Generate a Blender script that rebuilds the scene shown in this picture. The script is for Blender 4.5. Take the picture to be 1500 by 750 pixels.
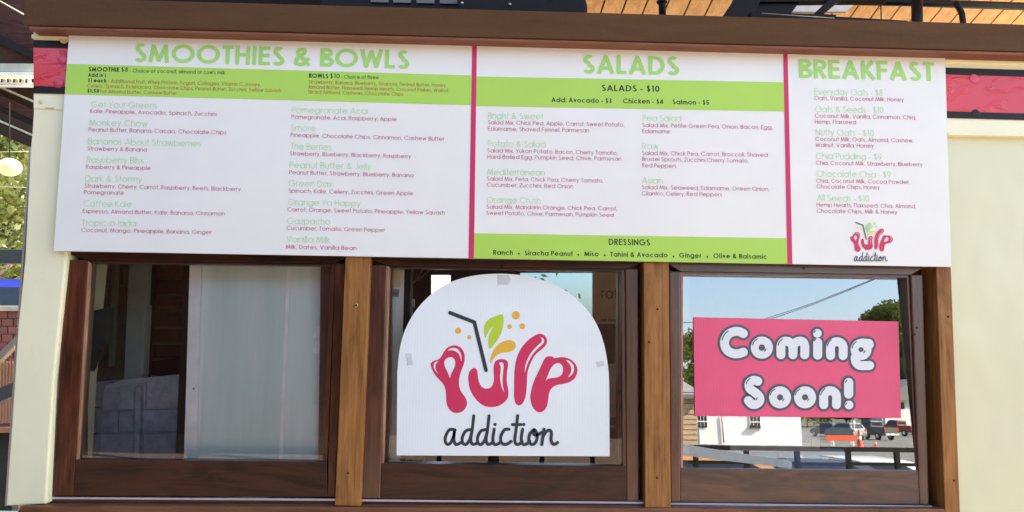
import bpy, bmesh, math, random
from mathutils import Vector, Matrix
from mathutils.geometry import tessellate_polygon
random.seed(7)
S = bpy.context.scene
for o in list(bpy.data.objects): bpy.data.objects.remove(o)
COL = S.collection
R = math.radians
# ------------------------------------------------------------ camera, sky, sun, exposure
FPX, DIST, CAMZ = 1150.0, 2.7, 1.6
YAW, PITCH, ROLL = R(1.873), R(5.640), R(0.812)
fwd = Vector((math.sin(YAW)*math.cos(PITCH), math.cos(YAW)*math.cos(PITCH), math.sin(PITCH)))
right = Vector((math.cos(YAW), -math.sin(YAW), 0)); up = right.cross(fwd)
RT = right*math.cos(ROLL) + up*math.sin(ROLL); UP = up*math.cos(ROLL) - right*math.sin(ROLL)
CAM = Vector((0, -DIST, CAMZ))
cd = bpy.data.cameras.new('camera'); cam = bpy.data.objects.new('camera', cd); COL.objects.link(cam)
M = Matrix((RT, UP, -fwd)).transposed().to_4x4(); M.translation = CAM
cam.matrix_world = M
cd.sensor_width = 36; cd.lens = FPX/1500*36; cd.clip_start = .02; cd.clip_end = 3000
S.camera = cam
SUN_TO = Vector((0.72, 0.26, 0.62)).normalized()
elev = math.asin(SUN_TO.z); az = math.atan2(SUN_TO.x, SUN_TO.y)
W = bpy.data.worlds.new('World'); S.world = W; W.use_nodes = True
wn = W.node_tree; bgn = wn.nodes['Background']
sky = wn.nodes.new('ShaderNodeTexSky'); sky.sky_type = 'NISHITA'; sky.sun_disc = False
sky.sun_elevation = elev; sky.sun_rotation = az; sky.air_density = 1.0; sky.dust_density = 2.5
wn.links.new(sky.outputs[0], bgn.inputs[0]); bgn.inputs[1].default_value = 0.12
sl = bpy.data.lights.new('sun', 'SUN'); sl.energy = 5.0; sl.angle = R(.5); sl.color = (1, .90, .76)
so = bpy.data.objects.new('sun', sl); COL.objects.link(so)
so.rotation_euler = SUN_TO.to_track_quat('Z', 'Y').to_euler()
S.view_settings.view_transform = 'Standard'; S.view_settings.look = 'None'
S.view_settings.exposure = 2.4; S.view_settings.gamma = 1
S.cycles.max_bounces = 8; S.cycles.transparent_max_bounces = 16
S.cycles.glossy_bounces = 5; S.cycles.diffuse_bounces = 4

# ------------------------------------------------------------ helpers
def ray(px, py):
    return RT*((px-750)/FPX) - UP*((py-375)/FPX) + fwd
def P(px, py, Y=0.0):
    d = ray(px, py); return CAM + d*((Y+DIST)/d.y)
def link(o, parent=None):
    COL.objects.link(o)
    if parent is not None:
        o.parent = parent
        if parent.parent is None and parent.type == 'EMPTY': o.matrix_parent_inverse = Matrix.Translation(-Vector(parent.location))
    return o
def mesh(name, vs, fs, mat=None, parent=None, smooth=False):
    me = bpy.data.meshes.new(name); me.from_pydata([tuple(v) for v in vs], [], fs)
    if mat: me.materials.append(mat)
    if smooth: me.polygons.foreach_set('use_smooth', [True]*len(me.polygons))
    me.update()
    return link(bpy.data.objects.new(name, me), parent)
def bmobj(name, bm, mat=None, parent=None, smooth=False):
    me = bpy.data.meshes.new(name); bm.normal_update(); bm.to_mesh(me); bm.free()
    if mat: me.materials.append(mat)
    if smooth: me.polygons.foreach_set('use_smooth', [True]*len(me.polygons))
    return link(bpy.data.objects.new(name, me), parent)
def tag(o, label=None, cat=None, group=None, kind=None):
    if label: o['label'] = label
    if cat: o['category'] = cat
    if group: o['group'] = group
    if kind: o['kind'] = kind
    return o
def empty(name, loc, label, cat, group=None):
    o = bpy.data.objects.new(name, None); o.location = loc; COL.objects.link(o)
    o.empty_display_size = .1
    return tag(o, label, cat, group)
def prism(name, pts, depth, mat, parent=None, bev=0.0, ydir=1):
    """pts: world points of the front outline (any plane facing -y), extruded along +y by depth"""
    bm = bmesh.new(); n = len(pts)
    a = [bm.verts.new(p) for p in pts]; b = [bm.verts.new(Vector(p)+Vector((0, depth, 0))) for p in pts]
    bm.faces.new(a); bm.faces.new(b[::-1])
    for i in range(n): bm.faces.new((a[i], b[i], b[(i+1) % n], a[(i+1) % n]))
    bmesh.ops.recalc_face_normals(bm, faces=bm.faces)
    if bev: bmesh.ops.bevel(bm, geom=[e for e in bm.edges], offset=bev, segments=2, affect='EDGES', profile=.6)
    return bmobj(name, bm, mat, parent)
def ppx(name, poly, Y, depth, mat, parent=None, bev=0.0):
    return prism(name, [P(x, y, Y) for x, y in poly], depth, mat, parent, bev)
def add_box(bm, c, s, rot=None):
    r = bmesh.ops.create_cube(bm, size=1)
    m = Matrix.Translation(c) @ (rot.to_4x4() if rot else Matrix()) @ Matrix.Diagonal((s[0], s[1], s[2], 1))
    bmesh.ops.transform(bm, matrix=m, verts=r['verts']); return r['verts']
def box(name, c, s, mat, parent=None, bev=0.0, rot=None):
    bm = bmesh.new(); add_box(bm, Vector(c), s, rot)
    if bev: bmesh.ops.bevel(bm, geom=list(bm.edges), offset=bev, segments=2, affect='EDGES')
    return bmobj(name, bm, mat, parent)
def tube_bm(bm, pts, r, seg=10):
    pts = [Vector(p) for p in pts]; rings = []
    for i, p in enumerate(pts):
        t = (pts[min(i+1, len(pts)-1)] - pts[max(i-1, 0)]).normalized()
        ref = Vector((0, 0, 1)) if abs(t.z) < .9 else Vector((1, 0, 0))
        u = t.cross(ref).normalized(); v = t.cross(u)
        rr = r[i] if isinstance(r, (list, tuple)) else r
        rings.append([bm.verts.new(p + (u*math.cos(k*2*math.pi/seg) + v*math.sin(k*2*math.pi/seg))*rr) for k in range(seg)])
    for a, b in zip(rings, rings[1:]):
        for k in range(seg): bm.faces.new((a[k], a[(k+1) % seg], b[(k+1) % seg], b[k]))
    bm.faces.new(rings[0][::-1]); bm.faces.new(rings[-1])
def tube(name, pts, r, mat, parent=None, seg=10):
    bm = bmesh.new(); tube_bm(bm, pts, r, seg); bmesh.ops.recalc_face_normals(bm, faces=bm.faces)
    return bmobj(name, bm, mat, parent, True)
def ball(name, c, s, mat, parent=None, seg=24):
    bm = bmesh.new(); bmesh.ops.create_uvsphere(bm, u_segments=seg, v_segments=seg//2, radius=1)
    bmesh.ops.transform(bm, matrix=Matrix.Translation(c) @ Matrix.Diagonal((s[0], s[1], s[2], 1)), verts=bm.verts)
    return bmobj(name, bm, mat, parent, True)

# ------------------------------------------------------------ materials
def new_mat(name):
    m = bpy.data.materials.new(name); m.use_nodes = True
    return m, m.node_tree, m.node_tree.nodes['Principled BSDF']
def noise_fac(nt, scale=(1, 1, 1), nscale=5, detail=4, rough=.55, coord='Object', rnd=False, dist=0):
    tc = nt.nodes.new('ShaderNodeTexCoord'); mp = nt.nodes.new('ShaderNodeMapping'); mp.inputs['Scale'].default_value = scale
    nt.links.new(tc.outputs[coord], mp.inputs[0])
    if rnd:
        oi = nt.nodes.new('ShaderNodeObjectInfo'); mu = nt.nodes.new('ShaderNodeMath'); mu.operation = 'MULTIPLY'; mu.inputs[1].default_value = 37
        nt.links.new(oi.outputs['Random'], mu.inputs[0]); nt.links.new(mu.outputs[0], mp.inputs['Location'])
    no = nt.nodes.new('ShaderNodeTexNoise'); no.inputs['Scale'].default_value = nscale; no.inputs['Detail'].default_value = detail; no.inputs['Roughness'].default_value = rough; no.inputs['Distortion'].default_value = dist
    nt.links.new(mp.outputs[0], no.inputs['Vector']); return no.outputs['Fac']
def ramp(nt, fac, stops):
    r = nt.nodes.new('ShaderNodeValToRGB'); e = r.color_ramp.elements
    while len(e) < len(stops): e.new(.5)
    for el, (p, c) in zip(e, stops): el.position = p; el.color = (*c, 1)
    nt.links.new(fac, r.inputs[0]); return r.outputs[0]
def bump(nt, b, fac, strength=.3, dist=.002):
    bp = nt.nodes.new('ShaderNodeBump'); bp.inputs['Strength'].default_value = strength; bp.inputs['Distance'].default_value = dist
    nt.links.new(fac, bp.inputs['Height']); nt.links.new(bp.outputs[0], b.inputs['Normal']); return bp
def plain(name, col, rough=.5, metal=0, var=.12, nscale=14, spec=.5, bmp=0, bscale=60, emit=None, es=0):
    m, nt, b = new_mat(name)
    f = noise_fac(nt, nscale=nscale)
    c = Vector(col)
    nt.links.new(ramp(nt, f, [(.3, tuple(c*(1-var))), (.7, tuple(min(1, v*(1+var)) for v in c))]), b.inputs['Base Color'])
    b.inputs['Roughness'].default_value = rough; b.inputs['Metallic'].default_value = metal; b.inputs['Specular IOR Level'].default_value = spec
    if bmp: bump(nt, b, noise_fac(nt, nscale=bscale), bmp)
    if emit: b.inputs['Emission Color'].default_value = (*emit, 1); b.inputs['Emission Strength'].default_value = es
    return m
def wood(name, c1, c2, axis='z', rough=.45, blotch=.5, spec=.5, coat=0):
    m, nt, b = new_mat(name)
    k = {'x': (1.2, 40, 40), 'z': (40, 40, 1.2), 'y': (40, 1.2, 40)}[axis]
    k2 = {'x': (1.2, 6, 6), 'z': (6, 6, 1.2), 'y': (6, 1.2, 6)}[axis]
    f = noise_fac(nt, scale=k, nscale=3, detail=6, rough=.65, rnd=True)
    g = noise_fac(nt, scale=k2, nscale=2.6, detail=6, rough=.65, rnd=True, dist=1.6)
    mx = nt.nodes.new('ShaderNodeMix'); mx.inputs[0].default_value = blotch
    nt.links.new(f, mx.inputs[2]); nt.links.new(g, mx.inputs[3])
    a, z = Vector(c1), Vector(c2)
    nt.links.new(ramp(nt, mx.outputs[0], [(.40, tuple(a)), (.49, tuple((a+z)/2)), (.60, tuple(z))]), b.inputs['Base Color'])
    b.inputs['Roughness'].default_value = rough; b.inputs['Specular IOR Level'].default_value = spec
    b.inputs['Coat Weight'].default_value = coat; b.inputs['Coat Roughness'].default_value = .25
    bump(nt, b, f, .25, .001)
    return m
# ------------------------------------------------------------ lettering: a geometric stroke alphabet laid as thin sheets
def arc(cx, cy, rx, ry, a0, a1, n=12):
    k = max(3, int(abs(a1-a0)/360*n*2))
    return [(cx+rx*math.cos(R(a0+(a1-a0)*i/k)), cy+ry*math.sin(R(a0+(a1-a0)*i/k))) for i in range(k+1)]
def glyph(ch, w, n=8):
    h = w/2; X = .74; A = 1.03; r = X/2-h; c = X/2; D = -.26
    A_ = lambda *a: arc(*a, n=n)
    O = A_(c, c, r, r, 0, 360)
    rr = .5-h                                              # capital round radius
    an = .27                                               # n width/2
    L = {
     'o': ([O], X), 'a': ([O, [(X-h, 0), (X-h, X)]], X), 'b': ([O, [(h, 0), (h, A)]], X),
     'c': ([A_(c, c, r, r, 48, 312)], X*.9), 'd': ([O, [(X-h, 0), (X-h, A)]], X),
     'e': ([[(h*1.2, c), (X-h, c)] + A_(c, c, r, r, 8, 318)[0:]], X),
     'f': ([[(.15, 0), (.15, .78)] + A_(.33-h*.3, .8, .18-h*.3, .2-h, 180, 95)[1:], [(0, X-h), (.34, X-h)]], .34),
     'g': ([O, [(X-h, X), (X-h, .05)] + A_(c, .08, r, .34-h, 0, -160)], X),
     'h': ([[(h, 0), (h, A)], A_(an, X-an, an-h, an-h, 180, 0) + [(2*an-h, 0)]], 2*an),
     'i': ([[(h, 0), (h, X)], [(h, .88), (h, .88+w*1.15)]], w), 'j': ([[(h, D), (h, X)], [(h, .88), (h, 1)]], w),
     'k': ([[(h, 0), (h, A)], [(h, .3), (.42, X)], [(h+.1, .37), (.46, 0)]], .48), 'l': ([[(h, 0), (h, A)]], w),
     'm': ([[(h, 0), (h, X)], A_(.26, X-.25, .26-h, .25-h, 180, 0) + [(.52-h, 0)], A_(.78-w, X-.25, .26-h, .25-h, 180, 0) + [(1.04-w-h, 0)]], 1.04-w),
     'n': ([[(h, 0), (h, X)], A_(an, X-an, an-h, an-h, 180, 0) + [(2*an-h, 0)]], 2*an),
     'p': ([O, [(h, D), (h, X)]], X), 'q': ([O, [(X-h, D), (X-h, X)]], X),
     'r': ([[(h, 0), (h, X)], A_(.24, X-.24, .24-h, .24-h, 180, 70)], .28),
     's': ([A_(.2, X-.19, .19-h, .19-h, 40, 262) + A_(.2, .19, .2-h, .19-h, 80, -140)], .4),
     't': ([[(.15, 0), (.15, A)], [(0, X-h), (.3, X-h)]], .3),
     'u': ([[(h, X), (h, an)] + A_(an, an, an-h, an-h, 180, 360) + [(2*an-h, X)]], 2*an),
     'v': ([[(h, X), (.27, h), (.54-h, X)]], .54),
     'w': ([[(h, X), (.22, h), (.4, X-.04), (.58, h), (.8-h, X)]], .8),
     'x': ([[(h, X), (.48-h, 0)], [(.48-h, X), (h, 0)]], .48),
     'y': ([[(.52-h, X), (.14, D)], [(h, X), (.27, .06)]], .52),
     'z': ([[(0, X-h), (.44, X-h), (.03, h), (.46, h)]], .46),
     'A': ([[(h*.9, 0), (.38, 1-h*.75), (.76-h*.9, 0)], [(.16, .3), (.6, .3)]], .76),
     'B': ([[(.3, .535+h), (h, .535+h), (h, 1-h), (.3, 1-h)] + A_(.3, .77, .22-h*.5, .235-h, 75, -90), [(.32, .54-h), (h, .54-h), (h, h), (.32, h)] + A_(.32, .27, .25-h*.6, .27-h, -75, 90)], .56),
     'C': ([A_(.5, .5, rr, rr, 42, 318)], .88), 'D': ([[(.28, h), (h, h), (h, 1-h), (.28, 1-h)] + A_(.28, .5, .44-h, rr, 80, -90)], .72),
     'E': ([[(.5, h), (h, h), (h, 1-h), (.5, 1-h)], [(h, .52), (.48, .52)]], .5), 'F': ([[(h, 0), (h, 1-h), (.48, 1-h)], [(h, .52), (.46, .52)]], .48),
     'G': ([A_(.5, .5, rr, rr, 45, 355) + [(1-h, .46), (.55, .46)]], 1.0), 'H': ([[(h, 0), (h, 1)], [(.64-h, 0), (.64-h, 1)], [(h, .53), (.62-h, .53)]], .64),
     'I': ([[(h, 0), (h, 1)]], w), 'J': ([[(.4-h, 1), (.4-h, .22)] + A_(.2, .2, .2-h, .2-h, 0, -165)], .4),
     'K': ([[(h, 0), (h, 1)], [(h, .4), (.52, 1)], [(.18, .55), (.58, 0)]], .6), 'L': ([[(h, 1), (h, h), (.44, h)]], .44),
     'M': ([[(h*.9, 0), (.17, 1-h*1.2), (.44, .1), (.71, 1-h*1.2), (.88-h*.9, 0)]], .88),
     'N': ([[(h, 0), (h, 1-h*1.3), (.68-h, h*1.3), (.68-h, 1)]], .68), 'O': ([A_(.5, .5, rr, rr, 0, 360)], 1.0),
     'P': ([[(h, 0), (h, 1-h), (.28, 1-h)] + A_(.28, .72, .25-h*.5, .28-h, 80, -90) + [(w, .44+h)]], .53),
     'R': ([[(h, 0), (h, 1-h), (.28, 1-h)] + A_(.28, .72, .25-h*.5, .28-h, 80, -90) + [(w, .44+h)], [(.27, .44), (.54-h*.5, 0)]], .56),
     'S': ([A_(.27, .755, .23-h, .245-h*.9, 38, 255) + A_(.27, .26, .27-h, .26-h*.9, 75, -150)], .54),
     'T': ([[(.24, 0), (.24, 1-w)], [(0, 1-h), (.48, 1-h)]], .48), 'U': ([[(h, 1), (h, .3)] + A_(.31, .3, .31-h, .3-h, 180, 360) + [(.62-h, 1)]], .62),
     'V': ([[(h*.9, 1), (.35, h*.7), (.7-h*.9, 1)]], .7), 'W': ([[(h*.9, 1), (.27, h*.9), (.5, .93-h*.4), (.73, h*.9), (1-h*.9, 1)]], 1.0),
     'Y': ([[(.3, 0), (.3, .45)], [(h*.8, 1), (.3, .43), (.6-h*.8, 1)]], .6), 'Z': ([[(0, 1-h), (.5, 1-h), (.04, h), (.52, h)]], .52),
     '0': ([A_(.28, .5, .28-h, .5-h, 0, 360)], .56), '1': ([[(.02, 1-h), (.2, 1-h), (.2, 0)]], .3), '3': ([A_(.25, .75, .22-h, .25-h, 150, -85) + A_(.25, .27, .25-h, .27-h, 80, -150)], .52),
     '4': ([[(.4, 0), (.4, 1)], [(.38, 1-h), (.04, .24), (.56, .24)]], .56), '5': ([[(.48, 1-h), (.16, 1-h), (.1, .56)] + A_(.24, .3, .27-h, .3-h, 110, -140)], .54),
     '8': ([A_(.27, .75, .21-h, .25-h, -90, 270), A_(.27, .26, .26-h, .26-h, 90, 450)], .54),
     '9': ([A_(.27, .68, .27-h, .32-h, 0, 360), [(.51, .58), (.24, 0)]], .54), '6': ([A_(.27, .32, .27-h, .32-h, 0, 360), [(.04, .42), (.3, 1)]], .54),
     '$': ([A_(.27, .74, .2-h, .2-h*.8, 38, 255) + A_(.27, .3, .23-h, .24-h*.8, 75, -150), [(.27, -.06), (.27, 1.06)]], .54),
     '&': ([[(.72-h*.5, h*.4), (.2, .66), (.17, .8-h*.3), (.24, .93-h*.5), (.34, 1-h), (.46, .93-h*.5), (.5-h*.3, .8-h*.3), (.44, .66), (.3, .54)], [(.36, .585), (.18, .44), (h*1.1, .27), (.12, .1+h*.3), (.28, h), (.44, .09+h*.3), (.66, .44)]], .76),
     '.': ([[(h*1.1, 0), (h*1.1, w*1.2)]], w*1.2), ',': ([[(h*1.5, w*1.2), (h*.3, -w*1.2)]], w*1.2), ':': ([[(h, 0), (h, w*1.2)], [(h, X-w), (h, X)]], w), '-': ([[(0, .33), (.28, .33)]], .28),
     "'": ([[(h, 1.02), (h, .74)]], w), '!': ([[(h, .26), (h, 1)], [(h, 0), (h, w)]], w), ' ': ([], .2)}
    return L[ch]
def ribbon(V, F, pts, h, tr, z, cap=0, closed=None):
    """flat ribbon of half-width h along pts; tr maps (x, y, z) to the world"""
    p = []
    for q in pts:
        if not p or (q[0]-p[-1][0])**2+(q[1]-p[-1][1])**2 > 1e-8: p.append(q)
    if len(p) < 2: return
    if closed is None: closed = (p[0][0]-p[-1][0])**2+(p[0][1]-p[-1][1])**2 < 1e-6 and len(p) > 4
    if closed: p = p[:-1]
    n = len(p); b0 = len(V)
    def nrm(a, b):
        dx, dy = b[0]-a[0], b[1]-a[1]; l = math.hypot(dx, dy); return (-dy/l, dx/l)
    for i in range(n):
        a = p[(i-1) % n] if (i or closed) else None; c = p[(i+1) % n] if (i < n-1 or closed) else None
        n1 = nrm(a, p[i]) if a else None; n2 = nrm(p[i], c) if c else None
        if n1 and n2:
            mx, my = n1[0]+n2[0], n1[1]+n2[1]; l = math.hypot(mx, my)
            if l < .25: mx, my, l = n2[0], n2[1], 1
            k = min(1.7, 1/max(.2, (mx*n1[0]+my*n1[1])/l)); m = (mx/l*k, my/l*k)
        else: m = n1 or n2
        V.append(tr(p[i][0]+m[0]*h, p[i][1]+m[1]*h, z)); V.append(tr(p[i][0]-m[0]*h, p[i][1]-m[1]*h, z))
    for i in range(n if closed else n-1):
        j = (i+1) % n; F.append((b0+2*i, b0+2*i+1, b0+2*j+1, b0+2*j))
    if cap and not closed:
        for e, d in ((p[0], nrm(p[1], p[0])), (p[-1], nrm(p[-2], p[-1]))):
            b = len(V); a0 = math.atan2(d[1], d[0])-math.pi          # half disc past the end
            for k in range(cap+1):
                a = a0+math.pi*k/cap; V.append(tr(e[0]+h*math.cos(a), e[1]+h*math.sin(a), z))
            F.append(tuple(range(b, b+cap+1)))
def split_sharp(strokes_, h):
    out = []
    for pts in strokes_:
        cur = [pts[0]]
        for i in range(1, len(pts)-1):
            a, b, c = pts[i-1], pts[i], pts[i+1]
            d1 = (b[0]-a[0], b[1]-a[1]); d2 = (c[0]-b[0], c[1]-b[1]); l1 = math.hypot(*d1); l2 = math.hypot(*d2)
            if l1 > 1e-6 and l2 > 1e-6 and (d1[0]*d2[0]+d1[1]*d2[1])/(l1*l2) < -.15:
                e = h*.55
                cur.append((b[0]+d1[0]/l1*e, b[1]+d1[1]/l1*e)); out.append(cur); cur = [(b[0]-d2[0]/l2*e, b[1]-d2[1]/l2*e)]
            else: cur.append(b)
        cur.append(pts[-1]); out.append(cur)
    return out
def text_layout(s, w, gap):
    x = 0; out = []
    for i, ch in enumerate(s):
        st, a = glyph(ch, w, 8)
        if st: out.append((x, ch)); x += a+gap
        else: x += .2+gap
    return out, x-gap
def lettering(name, s, a, b, cap, w, mat, parent, Y, n=8, gap=.13, words=None):
    """a, b: photo positions of the first and last letter's baseline; cap: capital height in photo pixels"""
    A, B = P(a[0], a[1], Y), P(b[0], b[1], Y)
    ex = (B-A); Lw = ex.length; ex.normalize(); T = P(a[0], a[1]-cap, Y); ch = (T-A).z
    ez = Vector((0, 0, 1)); out, tot = text_layout(s, w, gap); sx = Lw/tot
    V, F = [], []
    for x0, c in out:
        st, adv = glyph(c, w, n)
        for k, pts in enumerate(split_sharp(st, w/2)):
            tr = lambda x, y, z: A + ex*((x0+x)*sx) + ez*(y*ch) + Vector((0, -.0001*(k % 5), 0))
            ribbon(V, F, pts, w/2, tr, 0)
    o = mesh(name, V, F, mat, parent); return o
def smooth_poly(pts, sub=5):
    n = len(pts); out = []
    for i in range(n):
        p0, p1, p2, p3 = (Vector((*pts[(i+k) % n][:2], 0)) for k in (-1, 0, 1, 2))
        for j in range(sub):
            t = j/sub
            q = .5*((2*p1)+(p2-p0)*t+(2*p0-5*p1+4*p2-p3)*t*t+(3*p1-p0-3*p2+p3)*t**3); out.append((q.x, q.y))
    return out
def smooth_line(pts, sub=5):
    out = []
    for i in range(len(pts)-1):
        p = [Vector((*pts[max(0, min(len(pts)-1, i+k))], 0)) for k in (-1, 0, 1, 2)]
        for j in range(sub):
            t = j/sub
            q = .5*((2*p[1])+(p[2]-p[0])*t+(2*p[0]-5*p[1]+4*p[2]-p[3])*t*t+(3*p[1]-p[0]-3*p[2]+p[3])*t**3); out.append((q.x, q.y))
    out.append(pts[-1]); return out
def shape(name, loops, tr, mat, parent, sub=5):
    loops = [smooth_poly(l, sub) if sub > 1 else l for l in loops]
    vs = [tr(x, y, 0) for l in loops for x, y in l]
    fl = [(x, -y, 0) for l in loops for x, y in l]
    tri = tessellate_polygon([[Vector((x, -y, 0)) for x, y in l] for l in loops])
    fs = []
    for t in tri:
        a, b, c = (Vector(fl[i]) for i in t)
        fs.append(tuple(t) if (b-a).cross(c-a).z > 0 else tuple(t[::-1]))
    return mesh(name, vs, fs, mat, parent)
def strokes(name, lines, hw, tr, mat, parent, sub=6, cap=8, dz=.00012):
    V, F = [], []
    for k, l in enumerate(lines):
        pts = smooth_line(l, sub) if len(l) > 2 else l
        ribbon(V, F, pts, hw, lambda x, y, z: tr(x, y, 0)+Vector((0, -dz*k, 0)), 0, cap=cap)
    return mesh(name, V, F, mat, parent)
def dots(name, c, r, tr, mat, parent):
    V = [tr(c[0]+r*math.cos(2*math.pi*k/20), c[1]-r*math.sin(2*math.pi*k/20), 0) for k in range(20)]
    return mesh(name, V, [tuple(range(20))], mat, parent)

LOGO_P = [[(68,590),(75,570),(100,552),(140,540),(165,515),(190,470),(220,435),(260,415),(300,413),(340,430),(370,470),(380,520),(372,580),(350,640),(332,700),(328,765),(338,815),(360,855),(388,895),(401,940),(390,980),(360,1015),(310,1032),(265,1020),(230,985),(212,930),(209,870),(203,815),(182,765),(150,728),(115,690),(85,640)],
 [(245,710),(225,660),(200,610),(192,570),(205,540),(235,522),(265,522),(288,545),(292,590),(275,635),(255,675)],
 [(225,460),(250,440),(285,435),(320,450),(345,490),(352,530),(348,555),(335,510),(315,480),(285,462),(255,457)],
 [(95,610),(98,580),(115,562),(140,557),(118,580),(112,610),(120,640),(138,672),(112,645)]]
LOGO_U = [[(470,620),(490,635),(499,675),(505,725),(522,772),(548,800),(583,808),(618,797),(641,758),(648,705),(645,655),(645,600),(660,560),(690,541),(730,538),(765,552),(777,585),(770,640),(765,700),(767,760),(779,825),(776,885),(750,925),(700,962),(635,977),(565,968),(508,932),(460,875),(425,805),(413,725),(415,680),(430,645),(450,625)],
 [(695,575),(710,567),(730,572),(737,600),(732,660),(728,720),(730,780),(743,840),(720,800),(708,750),(703,700),(708,640),(708,600),(700,585)]]
LOGO_L = [[(1030,318),(1065,305),(1100,315),(1128,345),(1132,385),(1110,425),(1070,460),(1025,500),(990,560),(965,620),(952,680),(950,740),(946,810),(937,880),(918,930),(895,955),(868,960),(842,935),(831,880),(832,790),(833,700),(838,620),(850,550),(875,480),(910,420),(960,365),(1000,335)],
 [(1072,335),(1100,350),(1108,375),(1090,405),(1045,445),(1000,498),(962,565),(938,635),(930,668),(932,610),(950,550),(980,490),(1025,435),(1065,398),(1085,375),(1083,352)]]
LOGO_P2 = [[(1150,512),(1180,515),(1205,528),(1260,520),(1310,525),(1355,545),(1395,585),(1412,635),(1400,690),(1375,725),(1335,750),(1280,765),(1225,775),(1180,800),(1155,840),(1145,900),(1135,960),(1110,1005),(1070,1025),(1030,1010),(995,960),(980,890),(990,820),(1010,750),(1035,690),(1070,620),(1100,555),(1122,522)],
 [(1120,738),(1140,690),(1165,630),(1195,590),(1225,575),(1255,580),(1278,610),(1278,655),(1258,690),(1220,705),(1170,712),(1135,722)],
 [(1310,548),(1345,558),(1375,595),(1380,640),(1362,680),(1325,702),(1350,665),(1355,625),(1345,590)]]
LEAF = [(725,130),(660,145),(600,175),(565,220),(555,270),(562,320),(573,342),(585,310),(610,265),(642,238),(620,280),(600,330),(595,390),(608,442),(650,400),(695,335),(725,260),(735,190)]
DROP = [(620,577),(612,550),(625,500),(655,440),(700,395),(750,370),(800,366),(838,385),(846,425),(820,460),(770,475),(720,480),(670,505),(640,540)]
SCRIPT = [[(290,560),(240,560),(205,620),(203,670),(222,693),(250,680),(278,620),(288,560),(280,640),(293,690),(320,690),(352,672)],
 [(430,558),(388,572),(358,630),(362,682),(392,693),(425,650),(448,560),(462,432)], [(449,560),(436,640),(446,688),(475,690),(500,675)],
 [(570,558),(528,572),(498,630),(502,682),(532,693),(565,650),(588,560),(602,432)], [(589,560),(576,640),(586,688),(612,690),(638,672)],
 [(650,555),(638,640),(648,690),(678,692),(712,670)], [(785,555),(745,560),(712,615),(712,668),(738,693),(772,688),(805,665)],
 [(865,430),(850,560),(838,650),(850,690),(880,690),(905,665)], [(817,512),(893,512)], [(910,555),(898,640),(912,690),(945,690),(975,660)],
 [(1010,562),(975,600),(968,660),(992,693),(1025,680),(1044,625),(1030,570),(1010,562),(1012,600),(1045,606),(1080,585)],
 [(1105,555),(1095,630),(1085,695)], [(1090,640),(1118,585),(1155,562),(1174,590),(1170,650),(1186,688),(1210,690),(1230,675)]]
def logo(parent, tr0, cols, scale=1):
    """the fruit-drink emblem: four dripping letters, straw, leaf, drop and dots, script word below"""
    tr = lambda x, y, z=0: tr0(x, y)
    up_ = lambda d: (lambda x, y, z=0: tr0(x, y)+Vector((0, -d, 0)))
    root = shape('emblem_letter', LOGO_P, tr, cols['pink'], parent)
    for L in (LOGO_U, LOGO_L, LOGO_P2): shape('emblem_letter', L, tr, cols['pink'], parent)
    V, F = [], []; ribbon(V, F, [(245,113),(468,200),(575,640)], 17, lambda x, y, z: up_(.0006)(x, y), 0, cap=8); mesh('emblem_straw', V, F, cols['ink'], parent)
    shape('emblem_leaf', [LEAF], tr, cols['leaf'], parent); shape('emblem_drop', [DROP], tr, cols['gold'], parent)
    for c, r in (((848,137),37),((791,240),21),((907,237),26),((320,278),28),((421,338),18)): dots('emblem_dot', c, r, tr, cols['gold'], parent)
    o = strokes('emblem_script', [[(x, y+625) for x, y in l] for l in SCRIPT], 14, tr, cols['ink'], parent)
    for c in ((657,1136),(920,1136)): dots('script_dot', c, 15, up_(.0002), cols['ink'], parent)
# ------------------------------------------------------------ surfaces
M_CREAM = plain('cream_sheet_metal', (.88, .88, .60), .38, var=.03, nscale=3, spec=.5)
nt = M_CREAM.node_tree; b = nt.nodes['Principled BSDF']; lk = b.inputs['Base Color'].links[0].from_socket
mxx = nt.nodes.new('ShaderNodeMix'); mxx.data_type = 'RGBA'; mxx.inputs[7].default_value = (.50, .44, .28, 1)
nt.links.new(ramp(nt, noise_fac(nt, scale=(1, 1, .5), nscale=26, detail=6, rough=.7), [(.64, (0, 0, 0)), (.76, (.22, .22, .22))]), mxx.inputs[0]); nt.links.new(lk, mxx.inputs[6]); nt.links.new(mxx.outputs[2], b.inputs['Base Color'])
M_CREAM_GLOSS, nt, b = new_mat('cream_gloss_panel')
b.inputs['Base Color'].default_value = (.74, .73, .56, 1); b.inputs['Roughness'].default_value = .22
f = noise_fac(nt, scale=(1.6, 1, 1), nscale=2.2, detail=2); bump(nt, b, f, .28, .05)
nt.links.new(ramp(nt, noise_fac(nt, nscale=3, detail=3), [(.3, (.67, .69, .45)), (.7, (.69, .71, .48))]), b.inputs['Base Color'])
M_TAN = wood('tan_post_wood', (.17, .068, .017), (.37, .175, .048), 'z', .42, spec=.3)
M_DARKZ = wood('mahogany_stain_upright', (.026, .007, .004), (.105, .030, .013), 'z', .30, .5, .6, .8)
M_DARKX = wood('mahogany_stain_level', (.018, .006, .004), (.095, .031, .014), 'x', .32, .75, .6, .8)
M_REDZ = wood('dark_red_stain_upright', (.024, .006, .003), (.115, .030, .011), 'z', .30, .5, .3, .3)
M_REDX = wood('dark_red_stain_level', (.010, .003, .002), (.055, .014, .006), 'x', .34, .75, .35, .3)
M_BEAD = wood('worn_bead_wood', (.22, .10, .05), (.46, .27, .16), 'z', .5)
M_LEDGE = wood('ledge_wood', (.09, .03, .012), (.2, .085, .035), 'x', .45)
M_DARK = plain('dark_void', (.012, .008, .007), .7, spec=.2)
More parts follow.
